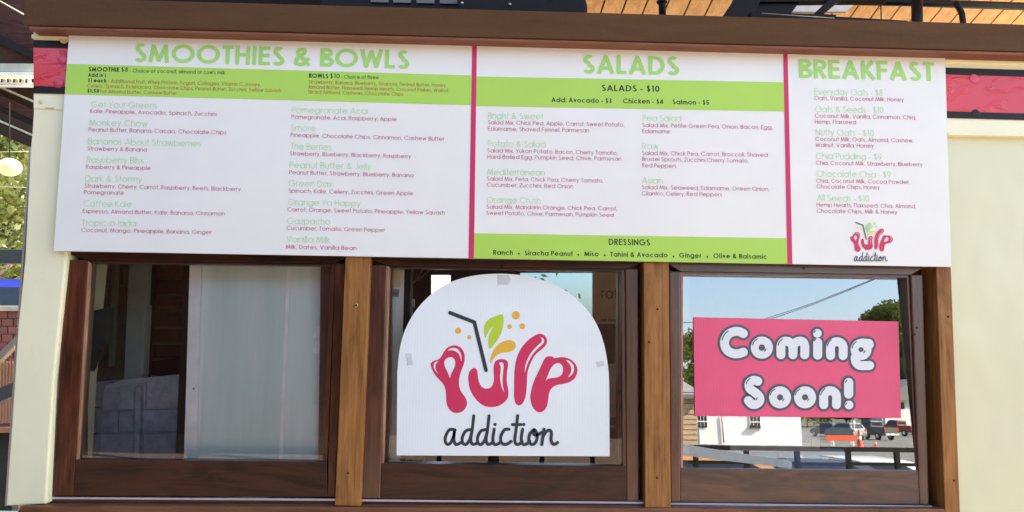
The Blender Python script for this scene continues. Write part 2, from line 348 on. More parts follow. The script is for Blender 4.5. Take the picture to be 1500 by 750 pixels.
M_METALSTRIP = plain('aluminium_track', (.62, .60, .68), .3, metal=.6, var=.08)
M_BEAM, nt, b = new_mat('brown_painted_beam')
f = noise_fac(nt, scale=(1, 8, 8), nscale=1.7, detail=8, rough=.7, dist=.6)
nt.links.new(ramp(nt, f, [(.3, (.085, .043, .018)), (.7, (.115, .06, .026))]), b.inputs['Base Color']); b.inputs['Roughness'].default_value = .7; b.inputs['Specular IOR Level'].default_value = .15
bump(nt, b, noise_fac(nt, nscale=50, detail=6), .6, .003)
M_BEAMLOW, nt, b = new_mat('red_brown_beam_lip')
nt.links.new(ramp(nt, noise_fac(nt, scale=(1, 5, 5), nscale=9, detail=6), [(.3, (.17, .06, .03)), (.7, (.25, .10, .055))]), b.inputs['Base Color']); b.inputs['Roughness'].default_value = .75
bump(nt, b, noise_fac(nt, nscale=120, detail=4), .6, .002)
M_TAPEPINK, nt, b = new_mat('glossy_pink_tape'); b.inputs['Base Color'].default_value = (.62, .045, .09, 1); b.inputs['Roughness'].default_value = .14
nt.links.new(ramp(nt, noise_fac(nt, nscale=5), [(.3, (.60, .022, .035)), (.7, (.67, .03, .045))]), b.inputs['Base Color'])
wr_ = nt.nodes.new('ShaderNodeMapRange'); wr_.inputs[1].default_value = .52; wr_.inputs[2].default_value = .66
nt.links.new(noise_fac(nt, scale=(1, 1, 2.6), nscale=6, detail=3, rough=.6, dist=2), wr_.inputs[0]); bump(nt, b, wr_.outputs[0], .4, .005)
b.inputs['Coat Weight'].default_value = .25; b.inputs['Coat Roughness'].default_value = .1
M_TAPEBLACK = plain('black_tape', (.018, .017, .017), .4, spec=.2, bmp=.2, bscale=25)
M_RIVET = plain('painted_rivet', (.70, .65, .45), .25)
M_RIVETPINK = plain('tape_covered_rivet', (.62, .05, .11), .12)
def sign_plastic(name, col, ribs=0, var=.02):
    m, nt, b = new_mat(name); c = Vector(col)
    nt.links.new(ramp(nt, noise_fac(nt, nscale=6, detail=3), [(.3, tuple(c*(1-var))), (.7, tuple(c*(1+var)))]), b.inputs['Base Color'])
    b.inputs['Roughness'].default_value = .42; b.inputs['Specular IOR Level'].default_value = .4
    if ribs:
        tc = nt.nodes.new('ShaderNodeTexCoord'); wv = nt.nodes.new('ShaderNodeTexWave'); wv.bands_direction = 'X'
        wv.inputs['Scale'].default_value = ribs; wv.inputs['Distortion'].default_value = .25; wv.inputs['Detail'].default_value = 1
        nt.links.new(tc.outputs['Object'], wv.inputs['Vector']); bump(nt, b, wv.outputs['Fac'], .16, .0009)
    return m
M_WHITE = sign_plastic('white_corrugated_plastic', (.82, .85, .79), 0); bump(M_WHITE.node_tree, M_WHITE.node_tree.nodes['Principled BSDF'], noise_fac(M_WHITE.node_tree, nscale=1.7, detail=1), .35, .02)
M_WHITERIB = sign_plastic('white_ribbed_plastic', (.80, .88, .87), 31)
M_GREEN = sign_plastic('lime_print', (.42, .70, .10))
M_GREENHEAD = sign_plastic('lime_heading_print', (.38, .72, .16))
M_GREENTHIN = sign_plastic('thin_green_print', (.42, .76, .36))
M_MAGENTA = sign_plastic('magenta_print', (.60, .028, .13))
M_BERRY = sign_plastic('berry_text_print', (.52, .06, .18))
M_OLIVE = sign_plastic('text_print_on_lime', (.42, .10, .05))
M_INK = sign_plastic('black_text_print', (.015, .035, .02))
M_PINKSIGN = sign_plastic('pink_ribbed_plastic', (.76, .10, .20), 31, .05)
M_LOGOPINK = sign_plastic('raspberry_print', (.62, .035, .11), 31, .03)
M_LOGOINK = sign_plastic('charcoal_print', (.03, .04, .05)); M_LEAF = sign_plastic('leaf_print', (.48, .66, .05)); M_GOLD = sign_plastic('amber_print', (.78, .47, .06))
M_GREYPRINT = sign_plastic('grey_outline_print', (.10, .10, .125)); M_BUBBLE = sign_plastic('bubble_white_print', (.74, .80, .79))
M_SMALLLEAF = sign_plastic('small_leaf_print', (.38, .74, .25)); M_SMALLGOLD = sign_plastic('small_yellow_print', (.80, .74, .2))
M_TAPEGREY, nt, b = new_mat('clear_tape'); b.inputs['Base Color'].default_value = (.62, .62, .62, 1); b.inputs['Roughness'].default_value = .3; b.inputs['Alpha'].default_value = .38
bump(nt, b, noise_fac(nt, nscale=120), .8, .003)
def glass(name, refl, tint=(1, 1, 1)):
    m = bpy.data.materials.new(name); m.use_nodes = True; nt = m.node_tree; nt.nodes.remove(nt.nodes['Principled BSDF'])
    out = nt.nodes['Material Output']; mx = nt.nodes.new('ShaderNodeMixShader'); tr = nt.nodes.new('ShaderNodeBsdfTransparent'); gl = nt.nodes.new('ShaderNodeBsdfGlossy')
    tr.inputs[0].default_value = (*tint, 1); gl.inputs['Roughness'].default_value = 0; gl.inputs[0].default_value = (.96, .98, 1, 1)
    f = noise_fac(nt, nscale=1.6, detail=1); bp = nt.nodes.new('ShaderNodeBump'); bp.inputs['Strength'].default_value = .1; bp.inputs['Distance'].default_value = .01
    nt.links.new(f, bp.inputs['Height']); nt.links.new(bp.outputs[0], gl.inputs['Normal'])
    fr = nt.nodes.new('ShaderNodeFresnel'); fr.inputs[0].default_value = 1.5
    ad = nt.nodes.new('ShaderNodeMath'); ad.operation = 'ADD'; ad.inputs[1].default_value = refl-.04; nt.links.new(fr.outputs[0], ad.inputs[0])
    nt.links.new(ad.outputs[0], mx.inputs[0]); nt.links.new(tr.outputs[0], mx.inputs[1]); nt.links.new(gl.outputs[0], mx.inputs[2]); nt.links.new(mx.outputs[0], out.inputs[0])
    return m
M_GLASS = glass('window_glass', .08); M_GLASSCOAT = glass('coated_window_glass', .32); M_SKYDIM = glass('sky_dimming_glass', .05, (.46, .56, .63))
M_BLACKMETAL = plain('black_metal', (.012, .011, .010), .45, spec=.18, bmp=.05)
M_STEEL = plain('brushed_steel', (.5, .5, .5), .35, metal=.8)
def brickmat(name, c, var=.3):
    m, nt, b = new_mat(name); oi = nt.nodes.new('ShaderNodeObjectInfo'); hs = nt.nodes.new('ShaderNodeHueSaturation')
    mm = nt.nodes.new('ShaderNodeMapRange'); mm.inputs[3].default_value = 1-var; mm.inputs[4].default_value = 1+var
    nt.links.new(oi.outputs['Random'], mm.inputs[0]); nt.links.new(mm.outputs[0], hs.inputs['Value'])
    cc = Vector(c); nt.links.new(ramp(nt, noise_fac(nt, nscale=30), [(.3, tuple(cc*.75)), (.7, tuple(cc*1.2))]), hs.inputs['Color'])
    nt.links.new(hs.outputs[0], b.inputs['Base Color']); b.inputs['Roughness'].default_value = .85
    bump(nt, b, noise_fac(nt, nscale=60), .5, .003); return m
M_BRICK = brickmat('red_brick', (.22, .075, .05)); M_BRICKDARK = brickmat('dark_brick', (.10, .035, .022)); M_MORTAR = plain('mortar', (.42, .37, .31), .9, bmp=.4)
M_BLOCK = brickmat('pale_block', (.33, .36, .43), .08)

# ------------------------------------------------------------ the kiosk
kiosk = empty('kiosk', (0, .3, 0), 'cream and brown food kiosk front with three wood framed windows and tan posts', 'kiosk')
# corner post, front face and bevelled right side
cp = ppx('corner_post', [(49, 46), (112, 48), (96, 372), (77, 560), (66, 738), (9, 741), (20, 580), (26.5, 478), (36.5, 380), (44.5, 220), (47, 195), (49, 165)], -.02, .30, M_CREAM, kiosk, .004)
ppx('post_edge_strip', [(97, 366), (101, 366), (80, 560), (72.5, 735), (66.5, 738.5), (77.5, 560)], -.012, .04, M_CREAM, kiosk)
ppx('metal_trim', [(42.5, 215), (45.5, 215), (32, 420), (20.5, 580), (9.5, 741), (7, 741), (17.5, 580), (29, 420)], -.016, .05, M_STEEL, kiosk)
# header cladding band behind the menu board, and the right hand wall panel
zt = P(1000, 40, 0).z; zb = P(750, 388).z
ppx('header_panel', [(49, 46), (2150, 60), (2150, 208.9), (1388, 196), (120, 162), (49, 159)], -.024, .04, M_CREAM, kiosk, .002)
prism('header_backing', [P(97, 200, .018), P(1392, 200, .018), P(1392, 391, .018), P(97, 370, .018)], .05, M_CREAM, kiosk)
wall = bmesh.new()
ppx('wall_panel', [(1388, 190), (2150, 190), (2150, 790), (1388, 790)], .0, .05, M_CREAM_GLOSS, kiosk, .002)
ppx('panel_lip', [(1389, 194.5), (2150, 207.4), (2150, 209.9), (1389, 197.5)], -.028, .03, M_CREAM, kiosk, .001)
# left part of the header sheet has a lap seam
ppx('panel_lip', [(66, 157.6), (79, 158), (79, 158.8), (66, 158.4)], -.026, .003, M_BEAD, kiosk)
# tape stripe: black border, pink band, black border; left and right of the board it shows
for nm, yl, yr, m in (('tape_border', (58.5, 69.5), (99, 109), M_TAPEBLACK), ('tape_band', (69, 126.5), (109, 163.5), M_TAPEPINK), ('tape_border', (126, 136.5), (163, 172.8), M_TAPEBLACK)):
    k = .0272 if nm == 'tape_border' else .0262
    x1 = 2150
    def yy(v, x): return v[0] if x < 200 else v[1]
    sl0 = (yr[0]-yl[0])/1337; sl1 = (yr[1]-yl[1])/1337
    V = []; F = []
    N = 60
    for i in range(N+1):
        x = 49+(x1-49)*i/N
        V += [P(x, yl[0]+sl0*(x-49), -k), P(x, yl[1]+sl1*(x-49), -k)]
    F = [(2*i, 2*i+1, 2*i+3, 2*i+2) for i in range(N)]
    mesh(nm, V, F, m, kiosk)
    # wrap round the corner
    a, c = P(49, yl[0], -k), P(49, yl[1], -k)
    mesh(nm, [a, c, c+Vector((-.001, .3, 0)), a+Vector((-.001, .3, 0))], [(0, 1, 2, 3)], m, kiosk)
def rivet(px, py, r, m, Y=-.027, dome=.45, nm='rivet'):
    c = P(px, py, Y); ball(nm, c, (r, r*dome, r), m, kiosk, 16)
for x, y, m in ((66, 54.5, M_RIVET), (64, 84, M_RIVETPINK), (62, 114, M_RIVETPINK), (60, 149, M_RIVET)): rivet(x, y, .0062, m, dome=.8)
for x, y, m in ((94, 57, M_RIVET), (92, 88, M_RIVETPINK), (86, 122, M_RIVETPINK), (1427, 115, M_RIVETPINK), (1429, 167, M_TAPEBLACK)): rivet(x, y, .017, m, dome=.07, nm='washer')
# seam crease in the tape
# posts
ppx('post', [(506, 372), (543, 372), (528, 741.5), (490.5, 740.5)], -.03, .10, M_TAN, kiosk, .003)
ppx('post', [(943, 384), (979.7, 384), (983, 745), (945.3, 744.5)], -.03, .10, M_TAN, kiosk, .003)
ppx('post', [(1371.5, 388), (1393, 388), (1406.5, 752), (1384.5, 752)], -.03, .10, M_TAN, kiosk, .003)
# small screw holes and knots on the posts
def screw(px, py, r=.0035, m=M_DARK):
    c = P(px, py, -.0308); ball('screw', c, (r, .001, r), m, kiosk, 12)
M_BRASS = plain('brass_screw', (.55, .38, .15), .3, metal=.9)
ball('screw_collar', P(521.7, 447, -.031), (.0068, .0012, .0068), M_BRASS, kiosk, 16); ball('screw', P(521.7, 447, -.033), (.0038, .001, .0038), M_DARK, kiosk, 12)
for q in ((510, 693), (963, 453), (951, 501), (962.5, 700), (1389, 464), (1397.5, 704)): screw(*q)
# sill: dark recess, light metal track, brown ledge
prism('sill', [P(30, 741.3, -.04), P(1384, 745.5, -.04), P(1386, 800, -.04), P(0, 800, -.04)], .30, M_LEDGE, kiosk, .004)
prism('sill_recess', [P(66, 722, .062), P(1404, 730, .062), P(1410, 760, .062), P(60, 760, .062)], .05, M_DARKX, kiosk)
for x0, y0, x1, y1 in ((76.5, 728.2, 491, 730.8), (528, 731.6, 945, 735.4), (983, 736.6, 1366, 741.2)):
    prism('track', [P(x0, y0, .0), P(x1, y1, .0), P(x1, y1+3.0, .0), P(x0, y0+3.0, .0)], .05, M_METALSTRIP, kiosk, .0008)
    prism('track_base', [P(x0-3, y0+3.1, .004), P(x1+14, y1+3.1, .004), P(x1+14, y1+9, .004), P(x0-3, y0+9, .004)], .05, M_DARKX, kiosk)
# dark jambs behind everything
for poly in ([(66, 372), (120, 372), (120, 740), (62, 740)], [(470, 372), (575, 372), (570, 742), (465, 742)], [(905, 380), (1008, 380), (1008, 746), (905, 746)], [(1325, 385), (1395, 385), (1408, 750), (1340, 750)]):
    ppx('jamb', poly, .066, .04, M_DARKZ, kiosk)

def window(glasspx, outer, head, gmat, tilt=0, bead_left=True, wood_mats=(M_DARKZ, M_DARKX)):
    """glasspx: glass corners TL, TR, BR, BL; outer: sash outline corners; head: y of the head rail's top (left, right)"""
    gl = [P(x, y, .022) for x, y in glasspx]
    if tilt:
        zmid = (gl[0].z+gl[2].z)/2
        t = math.tan(tilt)
        gl = [Vector((v.x, .009+(v.z-gl[2].z)*t, v.z)) for v in gl]
    (gx0, gy0), (gx1, gy1), (gx2, gy2), (gx3, gy3) = glasspx; (ox0, oy0), (ox1, oy1), (ox2, oy2), (ox3, oy3) = outer
    sl = (gx3-gx0)/(gy3-gy0)
    w = ppx('window', [(ox0, head[0]), (ox1, head[1]), (ox1, head[1]+2.5), (ox0, head[0]+2.5)], .002, .06, wood_mats[1], kiosk)
    ppx('head_rail', [(ox0, head[0]+2.5), (ox1, head[1]+2.5), (gx1+6, gy1-4.5), (gx0-3, gy0-4.5)], .004, .05, wood_mats[1], w, .0015)
    ppx('head_stop', [(gx0-3, gy0-4.2), (gx1+6, gy1-4.2), (gx1+5, gy1+.0), (gx0-2, gy0+.0)], .010, .05, wood_mats[1], w, .002)
    ppx('stile', [(ox0, gy0-4.5), (gx0-3.5, gy0-4.5), (gx3-3.5, gy3+3), (gx3-3.5+sl*(oy3-gy3), oy3), (ox3, oy3)], .0, .055, wood_mats[0], w, .004)
    ppx('stile', [(gx1+6, gy1-4.5), (ox1, gy1-4.5), (ox2, oy2), (gx2+6, oy2)], .0, .055, wood_mats[0], w, .004)
    ppx('bottom_rail', [(gx3-3.5, gy3+1), (gx2+6, gy2+1), (gx2+6, oy2), (gx3-3.5+sl*(oy3-gy3), oy3)], .003, .055, wood_mats[1], w, .003)
    ppx('bead', [(gx0-3.5, gy0-4), (gx0, gy0-1), (gx3, gy3+1), (gx3-3.5, gy3+4)], .006, .05, M_BEAD if bead_left else wood_mats[0], w, .0012)
    ppx('bead', [(gx1, gy1-1), (gx1+6, gy1-4), (gx2+6, gy2+4), (gx2, gy2+1)], .009, .05, wood_mats[0], w, .0015)
    gp = mesh('glass_pane', [gl[0]+Vector((-.01, 0, .01)), gl[1]+Vector((.02, 0, .01)), gl[2]+Vector((.02, 0, -.01)), gl[3]+Vector((-.01, 0, -.01))], [(0, 3, 2, 1)], gmat, w)
    return gl
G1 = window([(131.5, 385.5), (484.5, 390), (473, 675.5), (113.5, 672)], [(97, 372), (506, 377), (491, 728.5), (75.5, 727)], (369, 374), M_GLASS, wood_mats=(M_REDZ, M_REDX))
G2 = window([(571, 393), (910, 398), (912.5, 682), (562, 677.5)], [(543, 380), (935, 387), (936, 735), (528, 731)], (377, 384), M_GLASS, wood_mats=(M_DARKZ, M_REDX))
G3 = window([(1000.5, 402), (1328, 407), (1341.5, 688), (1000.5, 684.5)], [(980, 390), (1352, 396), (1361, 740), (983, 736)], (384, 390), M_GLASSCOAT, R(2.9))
for q in ((1343, 480), (1178, 393), (1340, 490), (735, 390)): 
    c = P(q[0], q[1], -.001); ball('screw', c, (.0035, .0012, .0035), M_DARK, kiosk, 12)

# beam above the board, projecting toward the viewer
yb = -.10
bt = P(1000, 21.5, yb).z; bb = P(1000, 62, yb).z
xl = P(34, 20, yb).x
bm_ = bmesh.new()
x0, x1 = xl, 3.2
prism('beam', [(x0, yb, bt), (x1, yb, bt), (x1, yb, bb), (x0, yb, bb)], .16, M_BEAM, kiosk, .006)
prism('beam_lip', [(x0+.02, yb+.004, bb-.002), (x1, yb+.004, bb-.002), (x1, yb+.004, bb-.012), (x0+.02, yb+.004, bb-.012)], .14, M_BEAMLOW, kiosk, .003)
prism('flashing', [(P(55, 46).x, -.034, bb-.006), (x1, -.034, bb-.006), (x1, -.034, bb-.021), (P(55, 46).x, -.034, bb-.019)], .03, M_CREAM, kiosk, .002)

# ------------------------------------------------------------ the menu board
board = empty('menu_board', P(740, 225, -.04), 'long white menu board with lime bands listing smoothies, bowls, salads and breakfast above the windows', 'menu board')
YB = -.045
prism('panel', [P(101, 50.5, YB), P(1384.5, 84.5, YB), P(1393.5, 391, YB), P(78.5, 367.5, YB)], .006, M_WHITE, board, .0006)
def sheet(name, poly, m, dy=.0008): return mesh(name, [P(x, y, YB-dy) for x, y in poly], [tuple(range(len(poly)))[::-1]], m, board)
sheet('lime_band', [(98.3, 93.5), (691.2, 110.5), (690, 154), (95.2, 138)], M_GREEN)
sheet('lime_band', [(698, 112), (1148, 120.5), (1149, 163.3), (697, 155.3)], M_GREEN)
sheet('lime_band', [(694.5, 341.8), (1153, 349), (1154.2, 386.6), (694, 378.4)], M_GREEN)
sheet('magenta_stripe', [(691.7, 66.8), (698.6, 67), (694.2, 378.3), (686.3, 378.2)], M_MAGENTA, .0011)
sheet('magenta_stripe', [(1147.4, 79), (1153.8, 79.2), (1160.8, 386.6), (1153.4, 386.4)], M_MAGENTA, .0011)
T = []
def t(kind, s, x0, y0, x1, y1): T.append((kind, s, x0, y0, x1, y1))
t('H', 'SMOOTHIES & BOWLS', 196, 90.3, 599.5, 100.7); t('H', 'SALADS', 853.3, 107.3, 995.2, 110); t('H', 'BREAKFAST', 1170.7, 114, 1368.8, 118.6)
t('b', 'SMOOTHIE', 129.5, 104.4, 174.7, 105.2); t('k', '$8', 177.3, 105.2, 187.3, 105.4); t('s', "- Choice of coconut, almond or cow's milk", 190, 105.9, 329.6, 109)
t('bs', "Add in's", 129, 112.4, 155.5, 113); t('bs', '$1 each', 128.5, 120.3, 155.5, 121)
t('o', '- Additional Fruit, Whey Protein, Yogurt, Collagen, Vitamin C, Honey,', 158, 121.2, 382, 126.6)
t('o', 'Celery, Spinach, Echinacea, Chocolate Chips, Peanut Butter, Zucchini, Yellow Squash', 128, 128, 411.5, 135.2)
t('bs', '$1.50', 127.5, 135.5, 145, 136); t('o', 'for Almond butter, Cashew Butter', 146.7, 136.3, 258.7, 139)
t('b', 'BOWLS', 452.4, 113.9, 480.7, 114.6); t('k', '$10', 483.3, 114.6, 497.5, 115); t('s', '- Choice of three', 500, 115, 554.8, 116)
t('o', 'Strawberry, Banana, Blueberry, Granola, Peanut Butter, Honey,', 451.9, 122.4, 654, 127.5)
t('o', 'Almond Butter, Flaxseed, Hemp Hearts, Coconut Flakes, Walnut,', 451.3, 129.9, 658, 135.2)
t('o', 'Sliced Almond, Cashews, Chocolate Chips', 450.8, 137, 590.8, 140.6)
for r in ((1, 'Get Your Greens', 132.8, 157.3, 229.9, 158.9), (0, 'Kale, Pineapple, Avocado, Spinach, Zucchini', 131.7, 165.3, 316.8, 169.9),
 (1, 'Monkey Chow', 130.7, 184, 216, 185.4), (0, 'Peanut Butter, Banana, Cacao, Chocolate Chips', 129.6, 192.5, 331.5, 196.9),
 (1, 'Bananas About Strawberries', 128.8, 211.2, 294.1, 214.7), (0, 'Strawberry & Banana', 127.7, 220.3, 215.2, 222.1),
 (1, 'Raspberry Bliss', 126.9, 238.4, 210.1, 239.8), (0, 'Raspberry & Pineapple', 125.6, 247.2, 220.5, 249),
 (1, 'Dark & Stormy', 125, 265.9, 207.5, 267.1), (0, 'Strawberry, Cherry, Carrot, Raspberry, Beets, Blackberry,', 123.5, 274.9, 354.1, 280), (0, 'Pomegranate', 122.9, 284.3, 181.3, 285.4),
 (1, 'Coffee Kale', 122.1, 302.4, 192.5, 303.5), (0, 'Espresso, Almond Butter, Kale, Banana, Cinnamon', 121, 312, 328.8, 315.8),
 (1, 'Tropic-o-lada', 120, 330.7, 199.2, 331.8), (0, 'Coconut, Mango, Pineapple, Banana, Ginger', 118.9, 339.7, 309.9, 343),
 (1, 'Pomegranate Acai', 427.3, 165.3, 538.8, 167.2), (0, 'Pomegranate, Acai, Raspberry, Apple', 426.8, 173.9, 580.7, 177.6),
 (1, 'Smore', 426.3, 191.5, 462, 192.2), (0, 'Pineapple, Chocolate Chips, Cinnamon, Cashew Butter', 425.7, 200.5, 650.8, 206.4),
 (1, 'The Berries', 425.7, 218.7, 485.5, 220), (0, 'Strawberry, Blueberry, Blackberry, Raspberry', 424.4, 227.5, 602, 232),
 (1, 'Peanut Butter & Jelly', 424.1, 245.9, 543.3, 248.5), (0, 'Peanut Butter, Strawberry, Blueberry, Banana', 423.6, 255.2, 605.5, 259.8),
 (1, 'Green Day', 422.8, 272.8, 486.5, 274), (0, 'Spinach, Kale, Celery, Zucchini, Green Apple', 422.3, 282.1, 605.2, 286.2),
 (1, 'Orange Ya Happy', 421.7, 300.5, 528.1, 302.4), (0, 'Carrot, Orange, Sweet Potato, Pineapple, Yellow Squash', 420.9, 309.6, 651.3, 314.5),
 (1, 'Gazpacho', 420.7, 328, 483.3, 329), (0, 'Cucumber, Tomato, Green Pepper', 419.6, 336.8, 563.9, 339.8),
 (1, 'Vanilla Milk', 419.6, 354.9, 483.3, 355.8), (0, 'Milk, Dates, Vanilla Bean', 418.5, 364.3, 522, 366.3),
 (1, 'Bright & Sweet', 715.2, 173.9, 796, 174.9), (0, 'Salad Mix, Chick Pea, Apple, Carrot, Sweet Potato,', 714.7, 181.9, 914.7, 185.6), (0, 'Edamame, Shaved Fennel, Parmesan', 714.7, 191.2, 862.7, 193.9),
 (1, 'Potato & Salad', 714.7, 214.9, 799.2, 216), (0, 'Salad Mix, Yukon Potato, Bacon, Cherry Tomato,', 713.9, 223.2, 904.8, 226.9), (0, 'Hard-Boiled Egg, Pumpkin Seed, Chive, Parmesan', 713.9, 232.3, 909.9, 235.5),
 (1, 'Mediterranean', 713.9, 256.3, 798, 257.3), (0, 'Salad Mix, Feta, Chick Pea, Cherry Tomato,', 713.3, 264.5, 883.5, 267.5), (0, 'Cucumber, Zucchini, Red Onion', 713.3, 273.3, 839.7, 276),
 (1, 'Orange Crush', 713, 297.3, 791.7, 298.2), (0, 'Salad Mix, Mandarin Orange, Chick Pea, Carrot,', 712.8, 305.6, 903.7, 308.5), (0, 'Sweet Potato, Chive, Parmesan, Pumpkin Seed', 712.5, 314.7, 898.9, 317.9),
 (1, 'Pea Salad', 941.6, 177.3, 998, 178), (0, 'Salad Mix, Petite Green Pea, Onion, Bacon, Egg,', 941, 186.1, 1131.5, 189.5), (0, 'Edamame', 941, 194.9, 981.9, 195.6),
 (1, 'Raw', 940.8, 218.4, 964.5, 218.8), (0, 'Salad Mix, Chick Pea, Carrot, Broccoli, Shaved', 940.5, 226.9, 1124.5, 229.8), (0, 'Brussel Sprouts, Zucchini,Cherry Tomato,', 940.5, 235.7, 1096.8, 238.4), (0, 'Red Peppers', 940.5, 245.1, 990.7, 245.8),
 (1, 'Asian', 940.8, 268.5, 970.7, 268.9), (0, 'Salad Mix, Seaweed, Edamame, Green Onion,', 940.3, 277, 1126.7, 279.8), (0, 'Cilantro, Celery, Red Peppers', 940.3, 286.1, 1057.6, 287.8),
 (1, 'Everyday Oats - $8', 1193.3, 138.7, 1293.3, 140.3), (0, 'Oats, Vanilla, Coconut Milk, Honey', 1193, 146.4, 1324, 148.9),
 (1, 'Oats & Seeds - $10', 1194.4, 164.3, 1294, 165.7), (0, 'Coconut Milk, Vanilla, Cinnamon, Chia,', 1193.9, 172.3, 1341.9, 175), (0, 'Hemp, Flaxseed', 1193.9, 181, 1253.9, 182),
 (1, 'Nutty Oats - $10', 1195, 198.1, 1280, 199.5), (0, 'Coconut Milk, Oats, Almond, Cashew,', 1194.7, 206.4, 1337.9, 208.7), (0, 'Walnut, Vanilla, Honey', 1195, 215.2, 1280, 216.5),
 (1, 'Chia Pudding - $9', 1195.7, 232.8, 1291.5, 234.2), (0, 'Chia, Coconut Milk, Strawberry, Blueberry', 1195.2, 241.3, 1351.5, 243.8),
 (1, 'Chocolate Chia - $9', 1196.3, 258.9, 1304.8, 260.5), (0, 'Chia, Coconut Milk, Cocoa Powder,', 1195.7, 267.5, 1332.8, 269.6), (0, 'Chocolate Chips, Honey', 1196.3, 276, 1288.8, 277.5),
 (1, 'All Seeds - $10', 1197.3, 294.4, 1273.3, 295.6), (0, 'Hemp Hearts, Flaxseed, Chia, Almond,', 1196.5, 302.7, 1342, 305.1), (0, 'Chocolate Chips, Milk & Honey', 1196.8, 311.7, 1314.4, 313.5)):
    t('n' if r[0] else 'd', *r[1:])
t('m', 'SALADS - $10', 881.3, 133.1, 966.1, 134.5); t('e', 'Add: Avocado - $3', 808, 149.5, 896, 151); t('e', 'Chicken - $4', 912.5, 151.2, 971.5, 152.2); t('e', 'Salmon - $5', 985.3, 152.6, 1038.9, 153.5)
t('m', 'DRESSINGS', 891.7, 358.6, 952.3, 359.6); t('e', 'Ranch', 722.4, 373, 751.2, 373.6); t('e', 'Siracha Peanut', 768.5, 373.9, 839, 375.1); t('e', 'Miso', 856, 375.1, 877, 375.4)
t('e', 'Tahini & Avocado', 894, 375.8, 978, 377.1); t('e', 'Ginger', 995, 377.2, 1027, 377.8); t('e', 'Olive & Balsamic', 1045, 378, 1123.5, 379.4)
KIND = {'H': (27.3, .175, M_GREENHEAD, 'heading', 14), 'b': (6.4, .2, M_INK, 'band_text', 6), 'k': (7, .12, M_INK, 'band_text', 6), 's': (5.4, .12, M_INK, 'band_text', 5), 'bs': (5.6, .2, M_INK, 'band_text', 5),
        'o': (5.3, .115, M_OLIVE, 'band_text', 5), 'n': (9.3, .075, M_GREENTHIN, 'item_name', 7), 'd': (6, .09, M_BERRY, 'item_text', 5), 'm': (8.9, .165, M_INK, 'band_text', 8), 'e': (6.9, .165, M_INK, 'band_text', 6)}
for k, s, x0, y0, x1, y1 in T:
    cap, w, m, nm, n = KIND[k]
    lettering(nm, s, (x0, y0), (x1, y1), cap, w, m, board, YB-.0012, n, gap=.13 if k != 'H' else .1)
for x, y in ((760, 371.6), (847, 373.2), (886, 373.9), (986.5, 375.8), (1036.3, 376.4)): dots('bullet', (x, y), 1.35, lambda a, b_, z=0: P(a, b_, YB-.0016), M_INK, board)
logo(board, lambda u, v: P(1230+(165+(u-68)*.4985)/10.71, 320+(62+(v-113)*.502)/10.71, YB-.0016), dict(pink=M_LOGOPINK, ink=M_GREYPRINT, leaf=M_SMALLLEAF, gold=M_SMALLGOLD))

# ------------------------------------------------------------ arched sign taped to the middle window
arch = empty('arched_sign', P(736, 668, .02), 'white arched sign with raspberry fruit-drink emblem taped on the middle window', 'sign')
left = [(581, 667), (582, 545), (585, 515), (592, 487), (605, 461), (622, 440), (645, 421), (672, 409), (703, 402.5), (738, 401)]
rightp = [(772, 404.5), (803, 413), (832, 428), (856, 449), (874, 475), (885, 505), (891, 540), (892.5, 570), (893, 668.5)]
core = smooth_line(left[1:]+rightp[:-1], 5)
prism('panel', [P(x, y, .014) for x, y in [left[0]]+core+[rightp[-1]]], .004, M_WHITERIB, arch)
logo(arch, lambda u, v: P(620+u/6.25, 440+v/6.25, .0133), dict(pink=M_LOGOPINK, ink=M_LOGOINK, leaf=M_LEAF, gold=M_GOLD))
for poly in ([(729, 403), (745, 403), (749, 409), (744, 417), (728.5, 417)], [(594, 518), (603, 518), (605, 534.5), (596, 535)], [(873, 530), (884, 529), (886, 536), (874, 538)]):
    V = [P(x, y, .0126) for x, y in poly]; mesh('tape_patch', V, [tuple(range(len(V)))[::-1]], M_TAPEGREY, arch)

# ------------------------------------------------------------ pink sign on the right window
g0 = G3[0]; gn = (G3[1]-G3[0]).cross(G3[3]-G3[0]).normalized()
if gn.y > 0: gn = -gn
def PT(px, py, off):
    d = ray(px, py); q = g0+gn*off; return CAM+d*((q-CAM).dot(gn)/d.dot(gn))
cs = empty('coming_soon_sign', P(1168, 611, .03), 'pink rectangular sign reading Coming Soon! on the right window', 'sign')
prism('panel', [PT(1016, 464.5, .006), PT(1316, 471, .006), PT(1320, 612.5, .006), PT(1018, 609.5, .006)], .004, M_PINKSIGN, cs, .0004)
CW = [[(262,100),(228,84),(190,84),(145,105),(117,150),(117,195),(140,235),(185,257),(225,257),(262,246)],
 ('ring', 407, 210, 56, 31), [(557,266),(557,195),(575,165),(605,160),(638,178),(651,215),(651,266)], [(651,215),(664,178),(697,160),(727,165),(743,195),(743,266)],
 [(845,170),(845,268)], ('dot', 842, 98, 34), [(946,272),(946,205),(963,175),(995,164),(1028,175),(1044,205),(1044,272)],
 ('ring', 1185, 225, 51, 31), [(1190,174),(1247,178)], [(1190,174),(1250,186)], [(1138,288),(1146,325),(1178,350),(1252,350)],
 [(374,474),(340,467),(308,490),(312,530),(350,560),(383,590),(390,625),(365,652),(330,654),(301,626)],
 ('ring', 549, 600, 55, 31), ('ring', 745, 600, 55, 31), [(892,658),(892,590),(909,560),(942,548),(974,560),(991,590),(991,658)], [(1087,484),(1087,574)], ('dot', 1090, 660, 34)]
